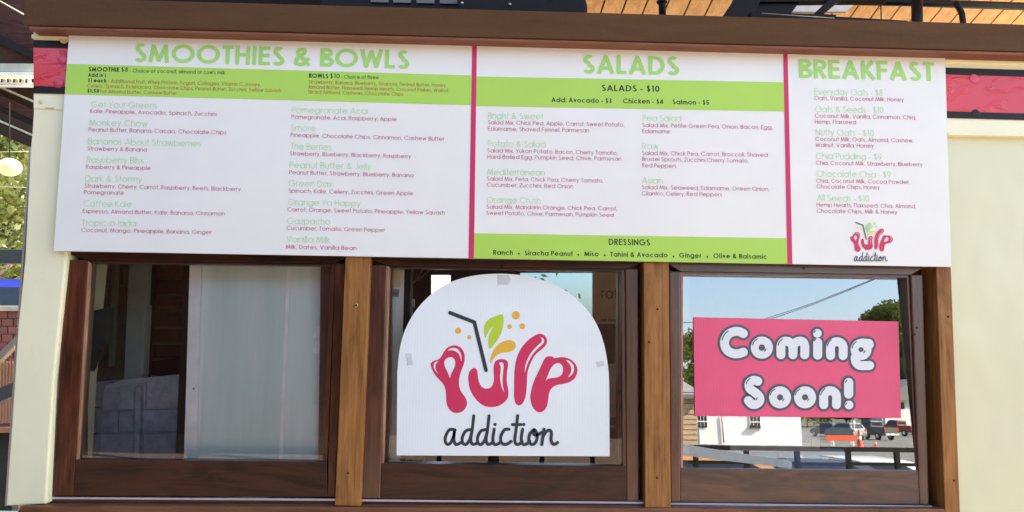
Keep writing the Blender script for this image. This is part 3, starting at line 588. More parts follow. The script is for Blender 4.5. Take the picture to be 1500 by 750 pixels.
def bubble(name, extra, m, Y, dz):
    V, F = [], []; tr = lambda x, y, z=0: PT(1040+x/5.358, 470+y/5.358, Y)
    for k, s in enumerate(CW):
        trk = lambda x, y, z=0: tr(x, y)+Vector((0, -dz*k, 0))
        if s[0] == 'ring':
            _, cx, cy, r, h = s
            if extra: b0 = len(V); V += [trk(cx+(r+h+extra)*math.cos(a*math.pi/24), cy+(r+h+extra)*math.sin(a*math.pi/24)) for a in range(48)]; F.append(tuple(range(b0, b0+48)))
            else: ribbon(V, F, arc(cx, cy, r, r, 0, 360, 24), h, trk, 0)
        elif s[0] == 'dot':
            b0 = len(V); V += [trk(s[1]+(s[3]+extra)*math.cos(a*math.pi/16), s[2]+(s[3]+extra)*math.sin(a*math.pi/16)) for a in range(32)]; F.append(tuple(range(b0, b0+32)))
        else:
            ribbon(V, F, smooth_line(s, 6) if len(s) > 2 else s, (35 if k != 4 and k != 15 else 36)+extra, trk, 0, cap=10)
    return mesh(name, V, F, m, cs)
bubble('lettering_outline', 19, M_GREYPRINT, .0066, .00008)
bubble('lettering', 0, M_BUBBLE, .0083, .00008)
hl = [[(96,150),(112,110),(143,80)], [(336,190),(345,165),(370,142)], [(535,190),(545,165),(568,143)], [(815,92),(828,78)], [(818,157),(832,142)], [(922,195),(932,168),(952,147)], [(1117,212),(1125,187),(1148,164)],
 [(285,495),(295,470),(315,452)], [(475,580),(485,555),(510,535)], [(671,580),(681,555),(706,535)], [(870,580),(880,555),(902,532)], [(1062,482),(1075,466)], [(1064,658),(1074,645)],
 [(440,220),(430,238)], [(1217,234),(1208,250)], [(580,612),(571,628)], [(776,612),(767,628)], [(371,604),(362,620)]]
for l in hl: strokes('letter_glint', [l], 4, lambda x, y, z=0: PT(1040+x/5.358, 470+y/5.358, .0100), M_GREYPRINT, cs)
for q in ((407, 210, 20), (1185, 225, 18), (549, 600, 20), (745, 600, 20)): dots('letter_eye', q[:2], q[2], lambda x, y, z=0: PT(1040+x/5.358, 470+y/5.358, .0098), M_GREYPRINT, cs)
# ------------------------------------------------------------ inside the kiosk
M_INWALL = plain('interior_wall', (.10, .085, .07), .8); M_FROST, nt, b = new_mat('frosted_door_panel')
tc = nt.nodes.new('ShaderNodeTexCoord')
nt.links.new(ramp(nt, noise_fac(nt, scale=(9, 1, .8), nscale=1.4, detail=5), [(.34, (.62, .76, .72)), (.66, (.76, .88, .86))]), b.inputs['Base Color']); b.inputs['Roughness'].default_value = .3
M_GREYPOST = plain('grey_upright', (.26, .29, .30), .4); M_PALE = plain('pale_door_stile', (.88, .92, .92), .4)
def room(name, pts, fs, m): return mesh(name, pts, fs, m, kiosk)
xa, xb = -1.63, 3.4
box('interior_back_wall', (0, 0, 0), (.01, .01, .01), M_INWALL, kiosk)
# back wall (y = 2.2) with two openings
YW = 2.2
def wp(x, y): v = P(x, y, YW); return v
def wallrect(x0, y0, x1, y1): ppx('interior_back_wall', [(x0, y0), (x1, y0), (x1, y1), (x0, y1)], YW, .08, M_INWALL, kiosk)
wallrect(395, 200, 631, 900); wallrect(631, 200, 660, 402); wallrect(631, 520, 660, 900); wallrect(660, 200, 762, 900); wallrect(762, 200, 884, 398.5); wallrect(762, 560, 884, 900); ppx('sky_dim_pane', [(758, 390), (888, 390), (888, 565), (758, 565)], YW+.03, .004, M_SKYDIM, kiosk); wallrect(884, 200, 1400, 900)  # tinted pane added in the rear opening to dim the clipped sky
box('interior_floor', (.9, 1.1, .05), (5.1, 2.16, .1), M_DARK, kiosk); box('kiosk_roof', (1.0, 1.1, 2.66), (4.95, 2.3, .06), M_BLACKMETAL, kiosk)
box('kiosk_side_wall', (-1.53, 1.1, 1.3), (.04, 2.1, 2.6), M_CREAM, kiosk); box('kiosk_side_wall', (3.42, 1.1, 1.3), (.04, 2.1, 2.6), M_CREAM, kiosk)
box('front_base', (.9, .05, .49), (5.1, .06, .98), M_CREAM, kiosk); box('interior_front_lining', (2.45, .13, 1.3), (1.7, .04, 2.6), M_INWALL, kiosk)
# window 1: half open frosted door and its pale stile
door = ppx('frosted_door', [(296, 383), (500, 383), (486, 690), (288, 690)], .13, .02, M_FROST, kiosk)
ppx('door_stile', [(278, 383), (295, 383), (287.5, 690), (269, 690)], .125, .03, M_PALE, door)
ppx('door_rib', [(421, 383), (426, 383), (413, 690), (408, 690)], .126, .006, M_PALE, door)
for y0, y1 in ((478, 495), (500, 518), (592, 632), (638, 676)):
    ppx('door_label', [(462+ -.03*(y0-478), y0), (470, y0), (468-.02*(y0-478), y1), (459-.03*(y0-478), y1)], .127, .002, M_PALE, door)
ball('door_knob', P(283.5, 569.5, .118), (.004, .006, .004), M_STEEL, door, 12)
ppx('door_jamb', [(270, 383), (281.5, 383), (269, 690), (256, 690)], .15, .06, M_DARK, kiosk)
# brick partition behind: real bricks, dark
Yp = .72
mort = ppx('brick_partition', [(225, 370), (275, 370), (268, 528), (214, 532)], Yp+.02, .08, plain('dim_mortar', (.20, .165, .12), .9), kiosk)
bk = None
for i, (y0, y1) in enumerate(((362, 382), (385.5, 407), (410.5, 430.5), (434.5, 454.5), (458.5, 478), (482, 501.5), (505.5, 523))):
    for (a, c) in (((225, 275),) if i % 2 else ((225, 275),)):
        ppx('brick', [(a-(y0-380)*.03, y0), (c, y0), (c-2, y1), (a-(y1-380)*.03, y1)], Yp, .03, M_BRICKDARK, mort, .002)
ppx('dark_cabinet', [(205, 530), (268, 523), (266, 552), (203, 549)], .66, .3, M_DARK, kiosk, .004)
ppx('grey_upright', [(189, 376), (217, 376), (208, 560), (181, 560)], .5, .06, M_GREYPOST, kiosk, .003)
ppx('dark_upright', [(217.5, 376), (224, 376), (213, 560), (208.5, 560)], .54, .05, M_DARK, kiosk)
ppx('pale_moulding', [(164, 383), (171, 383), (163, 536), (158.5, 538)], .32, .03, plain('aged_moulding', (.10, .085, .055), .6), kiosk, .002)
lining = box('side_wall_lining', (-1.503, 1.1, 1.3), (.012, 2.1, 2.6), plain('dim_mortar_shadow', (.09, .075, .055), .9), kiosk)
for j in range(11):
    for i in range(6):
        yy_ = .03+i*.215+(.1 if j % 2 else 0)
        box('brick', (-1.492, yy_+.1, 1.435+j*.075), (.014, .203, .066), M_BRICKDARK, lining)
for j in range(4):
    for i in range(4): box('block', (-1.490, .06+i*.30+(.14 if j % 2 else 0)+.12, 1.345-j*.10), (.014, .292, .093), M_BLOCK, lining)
if 0: pl = ppx('brick_corner', [(120, 376), (190, 376), (184, 560), (108, 577)], 1.1, .08, plain('dim_mortar_shadow', (.07, .055, .04), .9), kiosk)
ppx('wall_box', [(137, 387), (148, 387), (146, 430), (136, 432)], .24, .05, plain('brass_box', (.06, .04, .012), .5), kiosk, .004)
ppx('grey_bundle', [(136, 455), (160, 450), (158, 505), (150, 500), (140, 512), (134, 540), (130, 545)], .2, .04, plain('grey_bundle_cloth', (.05, .045, .04), .8), kiosk, .004)
# block half wall, blocks with joints
bw = ppx('block_wall', [(112, 578), (182, 556), (262, 549), (256, 700), (104, 700)], .46, .1, plain('block_joint', (.36, .39, .44), .8), kiosk)
rows = [((578, 551), (602, 598)), ((604, 600), (634, 632)), ((636.5, 634.5), (667, 665)), ((670, 668), (700, 700))]
for i, ((a0, a1), (b0, b1)) in enumerate(rows):
    cuts = (112, 176, 262) if i % 2 else (112, 147, 214, 262)
    for c0, c1 in zip(cuts, cuts[1:]):
        f0, f1 = (c0-112)/150, (c1-112)/150
        top0, top1 = a0+(a1-a0)*f0, a0+(a1-a0)*f1
        ppx('block', [(c0+.7-i*2, top0), (c1-.7-i*2, top1), (c1-1.3-i*2, b0+(b1-b0)*f1), (c0+.1-i*2, b0+(b1-b0)*f0)], .45, .03, M_BLOCK, bw, .002)
ppx('pipe_upright', [(198, 566), (206, 566), (203, 700), (194, 700)], .42, .03, M_BLOCK, kiosk, .004)
# window 2: frosted side light, dark frame, bright rod, hardware, poster, counter
ppx('side_light', [(572, 380), (592.5, 380), (585, 700), (560, 700)], .12, .01, M_FROST, kiosk)
ppx('paper_note', [(573, 386), (589, 386), (587.5, 421), (572.5, 421)], .115, .002, plain('yellowed_paper', (.66, .64, .42), .7), kiosk)
lb = ppx('lilac_label', [(571.5, 423), (585, 424), (584, 435), (571, 434)], .114, .002, plain('lilac_label', (.27, .27, .38), .6), kiosk)
lettering('lettering', 'closed', (573, 431), (583, 431.4), 3.2, .2, M_DARK, lb, .113, 5)
ppx('door_frame', [(593, 380), (603, 380), (592, 700), (583, 700)], .16, .05, M_BLACKMETAL, kiosk)
tube('frame_rod', [P(604.6, 380, .3), P(603, 500, .3), P(598, 700, .3)], .0028, M_STEEL, kiosk, 8)
ppx('latch', [(603, 438), (607, 438), (607, 450), (603, 450)], .28, .02, M_PALE, kiosk, .001)
for a, c in (((606, 415), (621, 392)), ((612, 411), (632, 391)), ((619, 405), (634, 390))): tube('ceiling_strip', [P(*a, .9), P(*c, 1.0)], .004, M_BEAD, kiosk, 6)
poster = ppx('food_poster', [(868, 380), (925, 380), (925, 612), (868, 612)], 1.0, .01, plain('brown_poster_board', (.62, .50, .30), .6), kiosk)
lettering('lettering', 'rat', (881, 437), (904, 438), 15.5, .1, M_DARK, poster, .998, 10)
lettering('lettering', 'per Food', (880, 470.5), (905, 471.5), 5.5, .2, M_DARK, poster, .998, 5)
ppx('poster_panel', [(868, 475), (900.5, 475), (900.5, 533), (868, 533)], .996, .004, M_DARK, poster)
for i, s in enumerate(('Pep', '8 v', '100', 'Col', '30', '18')):
    ppx('poster_cell', [(901.8, 476+i*9.6), (920, 476+i*9.6), (920, 484.2+i*9.6), (901.8, 484.2+i*9.6)], .997, .003, M_INWALL, poster)
    lettering('lettering', s, (903, 482+i*9.6), (910, 482+i*9.6), 4.2, .2, M_BEAD, poster, .995, 5)
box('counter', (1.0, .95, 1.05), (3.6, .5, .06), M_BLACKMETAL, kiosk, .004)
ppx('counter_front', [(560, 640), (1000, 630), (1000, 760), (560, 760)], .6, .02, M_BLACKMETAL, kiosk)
ppx('counter_edge', [(893, 623), (915, 624), (915, 627), (893, 626)], .5, .02, M_GREYPOST, kiosk)
bx = ppx('indigo_box', [(583, 664), (604, 664), (602, 700), (581, 700)], .2, .1, plain('indigo_box', (.06, .07, .26), .5), None, .003); tag(bx, 'small indigo box behind the glass at the lower left of the arched sign', 'box')
bx = ppx('tan_box', [(604, 666), (618, 664), (620, 700), (603, 700)], .22, .1, plain('tan_box', (.2, .13, .07), .6), None, .003); tag(bx, 'tan box beside the indigo one below the arched sign', 'box')
# window 3: sheet of printed icons and a pale blue carton standing behind the glass
ps = empty('paper_sheet', P(1135, 661, .12), 'pale paper sheet printed with rows of small sketched icons below the pink sign', 'paper')
ppx('sheet', [(1070, 560), (1200, 560), (1201, 661.5), (1070, 661.5)], .12, .0015, plain('pale_paper', (.46, .44, .42), .7), ps)
icon = [[(0, 0), (0, -5.5), (7, -3.6), (12, -8.5), (14, -8), (14, 0), (0, 0)], [(0, -5.5), (2, -6.5), (7, -3.6), (14, -6)]]
ipos = [(1077, 628), (1098, 628.5), (1123, 629), (1149, 629.5), (1174, 630), (1077, 651), (1098, 651), (1123.5, 651), (1150, 651.5), (1175, 652)]
for ix, iy in ipos:
    V, F = [], []
    for l in icon: ribbon(V, F, l, .35, lambda x, y, z: P(ix+x, iy+y, .1192), 0, closed=False)
    mesh('icon', V, F, M_GREYPRINT, ps)
cb = empty('blue_carton', P(1195, 684, .16), 'light blue carton behind the glass under the pink sign, right of the railing posts', 'carton')
ppx('body', [(1147, 661), (1240, 661), (1240, 700), (1147, 700)], .125, .06, plain('light_blue_card', (.16, .27, .50), .5), cb, .003)
fd = ppx('blue_flap', [(1147, 661.5), (1238, 661.5), (1236, 658), (1151, 658)], .128, .03, plain('blue_card_flap', (.25, .4, .6), .5), cb, .002)
for a in ((1151, 673, 1163), (1203, 672, 1213), (1221, 672, 1238)): ppx('carton_print', [(a[0], a[1]-3), (a[2], a[1]-2.5), (a[2], a[1]+1.5), (a[0]+2, a[1]+1.5)], .1235, .001, M_WHITE, cb)

# ------------------------------------------------------------ pavilion roof over the kiosk: pitched deck of boards, black frames and pipes
M_PLANK = wood('pine_ceiling_board', (.60, .27, .08), (.82, .46, .17), 'y', .5, .6); M_PLANKGAP = plain('ceiling_gap', (.05, .02, .01), .9)
roof = empty('pavilion_roof', (2, 1, 4.5), 'pine board pavilion ceiling pitched over the kiosk at the upper right', 'ceiling')
dv = Vector((-.13, 1, -.437)); org = Vector((0, 2.3, 3.6))
def rp(x, y, dz=0): # x measured at y = 2.3
    t_ = y-2.3; return Vector((x+dv.x*t_, y, 3.6+dv.z*t_+dz))
pw = .135
for i in range(44):
    x = -1.2+i*pw
    V = [rp(x+.006, -1.6), rp(x+pw-.006, -1.6), rp(x+pw-.006, 4.6), rp(x+.006, 4.6)]; V += [v+Vector((0, 0, .02)) for v in V]
    mesh('ceiling_board', V, [(0, 1, 2, 3), (7, 6, 5, 4), (0, 4, 5, 1), (1, 5, 6, 2), (2, 6, 7, 3), (3, 7, 4, 0)], M_PLANK, roof)
V = [rp(-1.3, -1.6, .012), rp(4.9, -1.6, .012), rp(4.9, 4.6, .012), rp(-1.3, 4.6, .012)]; mesh('roof_sheathing', V+[v+Vector((0, 0, .06)) for v in V], [(0, 1, 2, 3), (7, 6, 5, 4), (0, 4, 5, 1), (1, 5, 6, 2), (2, 6, 7, 3), (3, 7, 4, 0)], M_PLANKGAP, roof)
# dark plastic/metal gear sitting on the kiosk top, seen over the beam
gear = empty('rooftop_unit', P(765, 6, .25), 'long black rooftop unit with rounded end and silver bolts above the beam', 'appliance')
def gp(x, y): return P(x, y, .25)
body = [(672, 30), (672, -14), (846, -12)] + [(858+(-12*math.cos(a*math.pi/12)+0), 0) for a in ()] + [(853, -8), (859, -1), (861, 8), (861, 30)]
prism('body', [gp(*q) for q in body], .3, M_BLACKMETAL, gear, .012)
for x, y in ((677, 4.3), (747, 6.3), (806, -3)): ball('bolt', P(x, y, .245), (.006, .005, .006), M_STEEL, gear, 12)
rack = empty('vent_grille', P(600, 2, .3), 'black vent with pale slats on the kiosk top left of the rounded unit', 'vent')
prism('frame', [P(x, y, .34) for x, y in ((470, -20), (672, -14), (672, 30), (470, 30))], .2, M_BLACKMETAL, rack)
M_DIM = plain('dim_grey_plate', (.16, .16, .15), .5)
for x in (543, 576, 610, 644): prism('slat', [P(a, b_, .33) for a, b_ in ((x, -3), (x+26, -2), (x+26, 3.5+(x-543)*.02), (x, 3+(x-543)*.02))], .01, M_DIM, rack, .001)
dk = ppx('dark_canopy_box', [(120, -30), (470, -26), (470, 20), (120, 10)], .5, .5, M_DARK, None); tag(dk, 'dark box shape on the kiosk top left of the slatted vent', 'box')
# pipes and frames on the right
def ptube(name, pts, Y, r, label, cat='pipe', grp=None, m=None):
    o = tube(name, [P(x, y, Y) for x, y in pts], r, m or M_BLACKMETAL, None, 12); tag(o, label, cat, grp); return o
M_PIPE = plain('dark_brown_pipe', (.035, .024, .018), .4)
ptube('black_pipe', [(1160, 0), (1330, 3.5), (1600, 13)], 1.5, .022, 'long horizontal black pipe crossing the pine ceiling at the top right')
ptube('upright_pipe', [(969, -40), (970.5, 30)], .6, .016, 'thin upright black pipe above the SALADS heading', 'pipe')
ball('pipe_joint', P(969.5, 3, .6), (.024, .024, .012), M_BLACKMETAL, bpy.data.objects['upright_pipe'], 16)
ptube('thick_post', [(1343, -5), (1344, 60)], 1.4, .029, 'thick upright black pipe above the beam at the upper right', 'pipe')
ptube('curved_pipe', [(1398, 3), (1404, 10), (1409, 20), (1411, 34), (1411, 60)], 1.35, .016, 'curved black pipe right of the thick upright one', 'pipe')
ptube('thin_rod', [(1290, -5), (1291, 35)], 1.0, .003, 'thin dark rod hanging in front of the ceiling boards', 'rod')
fr = empty('awning_frame', P(1120, 15, .8), 'black slanted metal awning frame over the end of the menu board', 'frame')
ppx('frame_arm', [(1055, 30), (1075, 0), (1118, -6), (1100, 28)], .8, .06, M_BLACKMETAL, fr, .004)
ppx('frame_arm', [(1192, 20), (1224, -10), (1243, -10), (1207, 20)], .8, .05, M_BLACKMETAL, fr, .003)
ppx('frame_bar', [(1100, 17), (1225, 21), (1225, 34), (1100, 32)], .78, .05, M_BLACKMETAL, fr, .004)
ppx('frame_bar', [(1080, -20), (1300, -16), (1300, 1), (1080, 3)], .82, .05, M_BLACKMETAL, fr, .004)
ppx('dark_infill', [(1080, 0), (1172, 2), (1160, 18), (1110, 20), (1075, 30)], .84, .03, M_BLACKMETAL, fr)
ppx('frame_bar', [(1225, 24), (1330, 30), (1330, 34), (1225, 30)], .78, .03, M_BLACKMETAL, fr, .002)
tube('cable', [P(1116, 19.5, .76), P(1160, 22.5, .76), P(1222, 26.5, .76)], .002, M_STEEL, fr, 6)
lp = ppx('skylight_pane', [(1150, 17), (1170, -2), (1260, -2), (1240, 17)], 1.3, .02, plain('pale_panel', (.85, .83, .78), .6), None); tag(lp, 'pale panel showing through the slanted awning frame', 'panel')

# ------------------------------------------------------------ beyond the left side of the kiosk
M_MAROON = wood('maroon_porch_board', (.040, .015, .012), (.085, .034, .026), 'x', .7, spec=.12); M_PORCHGREY = plain('porch_fascia', (.42, .40, .30), .6); M_PORCHDARK = plain('porch_dark_wood', (.035, .022, .016), .75, spec=.12)
porch = empty('neighbour_porch', P(10, 120, 3.4), 'maroon and black porch eaves with pale gutter beyond the left side of the kiosk', 'porch')
ppx('soffit_board', [(-260, -160), (90, -160), (90, 52), (-260, -40)], 3.4, .05, M_MAROON, porch)
ppx('soffit_board', [(-260, -39), (90, 53), (90, 93.5), (-260, 90)], 3.36, .05, M_MAROON, porch)
ppx('soffit_brace', [(-60, 20), (60, 82), (60, 92), (-60, 36)], 3.30, .04, M_DARK, porch)
tube('pale_wire', [P(-60, -32, 3.2), P(36, 22, 3.2)], .006, M_PORCHGREY, porch, 6)
ppx('fascia', [(-160, 92), (60, 93), (60, 105), (-160, 104)], 3.3, .06, M_PORCHGREY, porch, .003)
ppx('gutter', [(-160, 105.5), (60, 105.5), (60, 109.5), (-160, 109.5)], 3.25, .1, plain('white_gutter', (.8, .8, .72), .4), porch, .003)
ppx('baluster_back', [(-160, 110), (60, 110), (60, 122), (-160, 122)], 3.45, .04, M_PORCHDARK, porch)
for i in range(22): ppx('baluster', [(-150+i*9, 111), (-147+i*9, 111), (-146+i*9, 121), (-149+i*9, 121)], 3.4, .03, M_PORCHGREY, porch)
ppx('rail_line', [(-160, 120.5), (60, 121), (60, 122.5), (-160, 122)], 3.36, .04, M_PALE, porch); ppx('rail_line', [(-160, 123.5), (60, 124.5), (60, 126), (-160, 125)], 3.35, .04, M_PALE, porch)
ppx('eave_back', [(-160, 60), (60, 125), (60, 222), (-160, 130)], 3.6, .04, M_PORCHDARK, porch)
for i, (ya, w_, m) in enumerate(((126, 3, M_PORCHGREY), (140, 14, M_MAROON), (158, 5, M_DARK), (165, 8, M_PORCHDARK), (176, 3, M_PORCHGREY), (183, 12, M_PORCHDARK))):
    ppx('eave_board', [(-60, ya-20), (0, ya), (60, ya+26), (60, ya+26+w_), (0, ya+w_), (-60, ya-20+w_)], 3.5-.03*i, .03, m, porch, .002)
# paper lantern / globe lamp
M_GLOBE = plain('warm_globe', (.80, .74, .40), .5, emit=(1, .90, .45), es=.07)
gl_ = empty('globe_lamp', P(15, 246, 2.6), 'round glowing cream globe lamp hanging at the left edge', 'lamp')
ball('globe', P(14, 245, 2.6), (.074, .074, .060), M_GLOBE, gl_, 32); tube('cord', [P(14, 232, 2.6), P(14, 150, 2.6)], .003, M_DARK, gl_, 6)
for y, y2 in ((223, 222), (273, 275)):
    o = tube('string_wire', [P(-80, y-3, 2.7), P(-20, y, 2.7), P(44, y2, 2.7)], .002, M_PORCHGREY, None, 6); tag(o, 'thin pale wire strung %s the globe lamp' % ('above' if y < 250 else 'below'), 'wire')
dr = ppx('porch_rail', [(-120, 364), (60, 365.5), (60, 386), (-120, 385)], 2.4, .08, plain('dark_grey_rail', (.05, .055, .05), .5), None, .006); tag(dr, 'wide dark grey rail crossing behind the cream corner post', 'rail')
# low brick wall beyond, its bricks real
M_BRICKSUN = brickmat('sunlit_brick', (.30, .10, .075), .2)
lw = empty('low_brick_wall', P(0, 520, 3.2), 'low red brick wall behind the wooden handrail at the left edge', 'wall')
ppx('mortar_core', [(-120, 455), (60, 455), (60, 560), (-120, 560)], 3.22, .2, M_MORTAR, lw)
for j in range(7):
    for i in range(9):
        x = -90+i*17+(8 if j % 2 else 0); y = 456+j*11.5
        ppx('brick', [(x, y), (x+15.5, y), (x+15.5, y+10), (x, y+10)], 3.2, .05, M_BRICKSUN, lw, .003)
ppx('cap_stone', [(-120, 448), (60, 448), (60, 455.5), (-120, 455.5)], 3.16, .28, plain('pale_cap', (.62, .55, .38), .7), lw, .004)
wr = empty('wood_handrail', P(10, 505, 2.6), 'weathered slanting wooden handrail with pickets at the left edge', 'handrail')
ppx('handrail', [(-60, 575), (40, 475), (40, 487), (-60, 589)], 2.6, .06, plain('weathered_wood', (.30, .24, .17), .8), wr, .004)
for i in range(12):
    x = -26+i*4.6; ppx('picket', [(x, 531), (x+2.2, 529), (x+.5, 620), (x-1.7, 620)], 2.7, .02, plain('orange_picket', (.34, .17, .09), .8) if i == 0 else bpy.data.materials['orange_picket'], wr)
db = ppx('dark_handrail', [(-60, 590), (24, 558), (20, 580), (-60, 612)], 2.3, .06, bpy.data.materials['dark_grey_rail'], None, .005); tag(db, 'thick dark handrail sloping behind the corner post at the left edge', 'handrail')
pb = ppx('purple_panel', [(-90, 590), (24, 592), (20, 626), (-90, 626)], 2.8, .05, plain('dusty_purple', (.16, .10, .19), .7), None, .004); tag(pb, 'dusty purple panel below the pickets at the left edge', 'panel')
ob = ppx('orange_board', [(-90, 626), (20, 627), (18, 634), (-90, 634)], 2.7, .08, plain('orange_board', (.42, .20, .09), .7), None, .003); tag(ob, 'narrow orange wood board under the purple panel', 'board')
lo = ppx('dark_board_wall', [(-120, 634), (24, 634), (14, 800), (-120, 800)], 2.9, .1, plain('mottled_dark_boards', (.03, .026, .016), .9, var=.5, nscale=4), None); tag(lo, 'dark mottled board wall at the lower left corner', 'wall')  # near-black brown boards, tone mottled at random
# blue parked car beyond the wall
def wheel(parent, x, y, z, r, w, mt, mr):
    bm = bmesh.new(); bmesh.ops.create_cone(bm, cap_ends=True, segments=20, radius1=r, radius2=r, depth=w)
    bmesh.ops.bevel(bm, geom=[e for e in bm.edges if len(e.link_faces) == 2 and abs(e.verts[0].co.z-e.verts[1].co.z) < 1e-6], offset=r*.12, segments=2, affect='EDGES')
    bmesh.ops.transform(bm, matrix=Matrix.Translation((x, y, z)) @ Matrix.Rotation(math.pi/2, 4, 'X'), verts=bm.verts); o = bmobj('wheel', bm, mt, parent)
    bm = bmesh.new(); bmesh.ops.create_cone(bm, cap_ends=True, segments=16, radius1=r*.6, radius2=r*.5, depth=w+.03)
    bmesh.ops.transform(bm, matrix=Matrix.Translation((x, y, z)) @ Matrix.Rotation(math.pi/2, 4, 'X'), verts=bm.verts); bmobj('rim', bm, mr, o)
M_TYRE = plain('tyre', (.02, .02, .02), .85); M_RIM = plain('rim_metal', (.6, .6, .6), .3, metal=.7); M_CARGLASS = plain('car_glass', (.02, .025, .03), .06)
M_TAIL = plain('tail_light', (.6, .02, .02), .2); M_CHROME = plain('bright_trim', (.75, .75, .75), .2, metal=.8)
def carpaint(n, c): m = plain(n, c, .3, var=.03); m.node_tree.nodes['Principled BSDF'].inputs['Coat Weight'].default_value = .7; return m
def side_body(name, prof, w, mat, parent, taper=None, bev=.05):
    """profile in x (length) / z, extruded over the width in y; taper narrows the upper points"""
    bm = bmesh.new(); L = []; zs = [p[1] for p in prof]; zmx = max(zs)
    for s in (-1, 1):
        L.append([bm.verts.new((x, s*(w/2-(taper[1]*max(0, (z-taper[0])) if taper else 0)), z)) for x, z in prof])
    bm.faces.new(L[0]); bm.faces.new(L[1][::-1])
    for i in range(len(prof)): bm.faces.new((L[0][i], L[1][i], L[1][(i+1) % len(prof)], L[0][(i+1) % len(prof)]))
    bmesh.ops.recalc_face_normals(bm, faces=bm.faces)
    if bev: bmesh.ops.bevel(bm, geom=list(bm.edges), offset=bev, segments=2, affect='EDGES', clamp_overlap=True)
    return bmobj(name, bm, mat, parent)
def place(root, loc, rz): root.location = loc; root.rotation_euler = (0, 0, rz)
def root_at0(name, label, cat, group=None): return empty(name, (0, 0, 0), label, cat, group)
def pickup(label, col, loc, rz, group):
    r = root_at0('pickup_truck', label, 'pickup truck', group); m = carpaint('pickup_paint', col)
    side_body('body', [(-2.75, .55), (-2.8, .75), (-2.78, 1.25), (-.75, 1.25), (-.6, 1.3), (1.0, 1.3), (1.15, 1.22), (2.5, 1.12), (2.75, .95), (2.78, .5), (2.2, .45), (-2.3, .45)], 1.95, m, r)
    side_body('cab', [(-.85, 1.2), (-.75, 1.82), (-.55, 1.9), (.45, 1.9), (.65, 1.82), (1.2, 1.2)], 1.86, m, r, (1.25, .28), .05)
    side_body('side_windows', [(-.68, 1.32), (-.6, 1.76), (.45, 1.78), (.85, 1.32)], 1.875, M_CARGLASS, r, (1.25, .28), .01)
    box('rear_window', (-.80, 0, 1.55), (.06, 1.35, .36), M_CARGLASS, r, .02); box('windscreen', (.93, 0, 1.52), (.05, 1.4, .62), M_CARGLASS, r, .01, Matrix.Rotation(R(-42), 3, 'Y'))
    box('bed_floor', (-1.75, 0, 1.256), (1.8, 1.6, .01), M_DARK, r)
    for s in (-1, 1):
        box('tail_light', (-2.79, s*.86, 1.02), (.05, .16, .36), M_TAIL, r, .01); box('headlight', (2.76, s*.75, .88), (.06, .36, .2), M_CHROME, r, .01)
        for x in (-1.75, 1.75): wheel(r, x, s*.86, .40, .40, .26, M_TYRE, M_RIM)
    box('bumper', (-2.87, 0, .58), (.14, 1.8, .2), M_CHROME, r, .03); box('licence_plate', (-2.95, 0, .62), (.02, .32, .16), M_WHITE, r); box('front_bumper', (2.82, 0, .6), (.14, 1.8, .22), M_CHROME, r, .03)
    place(r, loc, rz); return r
def hatch(label, col, loc, rz, cat='car', group=None, suv=False):
    r = root_at0('parked_car', label, cat, group); m = carpaint('car_paint', col); h = .16 if suv else 0
    side_body('body', [(-2.15, .4), (-2.2, .8), (-2.1, 1.0+h), (-1.2, 1.02+h), (1.0, .98+h), (1.9, .84+h), (2.15, .65), (2.15, .38), (1.5, .3), (-1.5, .3)], 1.8, m, r, None, .07)
    side_body('cabin', [(-2.0, .95+h), (-1.65, 1.42+h), (-1.2, 1.5+h), (.1, 1.5+h), (.4, 1.44+h), (1.15, .95+h)], 1.72, m, r, (1.0+h, .35), .05)
    side_body('side_windows', [(-1.7, 1.04+h), (-1.5, 1.38+h), (.1, 1.41+h), (.8, 1.04+h)], 1.735, M_CARGLASS, r, (1.0+h, .35), .01)
    box('rear_window', (-1.85, 0, 1.2+h), (.04, 1.25, .45), M_CARGLASS, r, .01, Matrix.Rotation(R(38), 3, 'Y')); box('windscreen', (.79, 0, 1.21+h), (.04, 1.3, .72), M_CARGLASS, r, .01, Matrix.Rotation(R(-56), 3, 'Y'))
    for s in (-1, 1):
        box('tail_light', (-2.17, s*.72, .82+h), (.06, .26, .2), M_TAIL, r, .02); box('headlight', (2.06, s*.66, .72+h*.5), (.12, .34, .14), M_CHROME, r, .03)
        for x in (-1.35, 1.35): wheel(r, x, s*.78, .32, .32, .22, M_TYRE, M_RIM)
    box('licence_plate', (-2.2, 0, .66), (.02, .4, .13), M_WHITE, r)
    place(r, loc, rz); return r
pc = P(-8, 425, 9.0)
hatch('blue parked car beyond the low brick wall at the left edge', (.03, .035, .45), (P(30, 425, 9).x-.35, pc.y, P(0, 397, 9).z-1.66), R(172))
bank = box('raised_bank', (-8.9, 8.6, (P(0, 397, 9).z-1.66)/2-.5), (11, 9.6, P(0, 397, 9).z-1.66+1.0-.01), M_MORTAR); tag(bank, kind='structure')

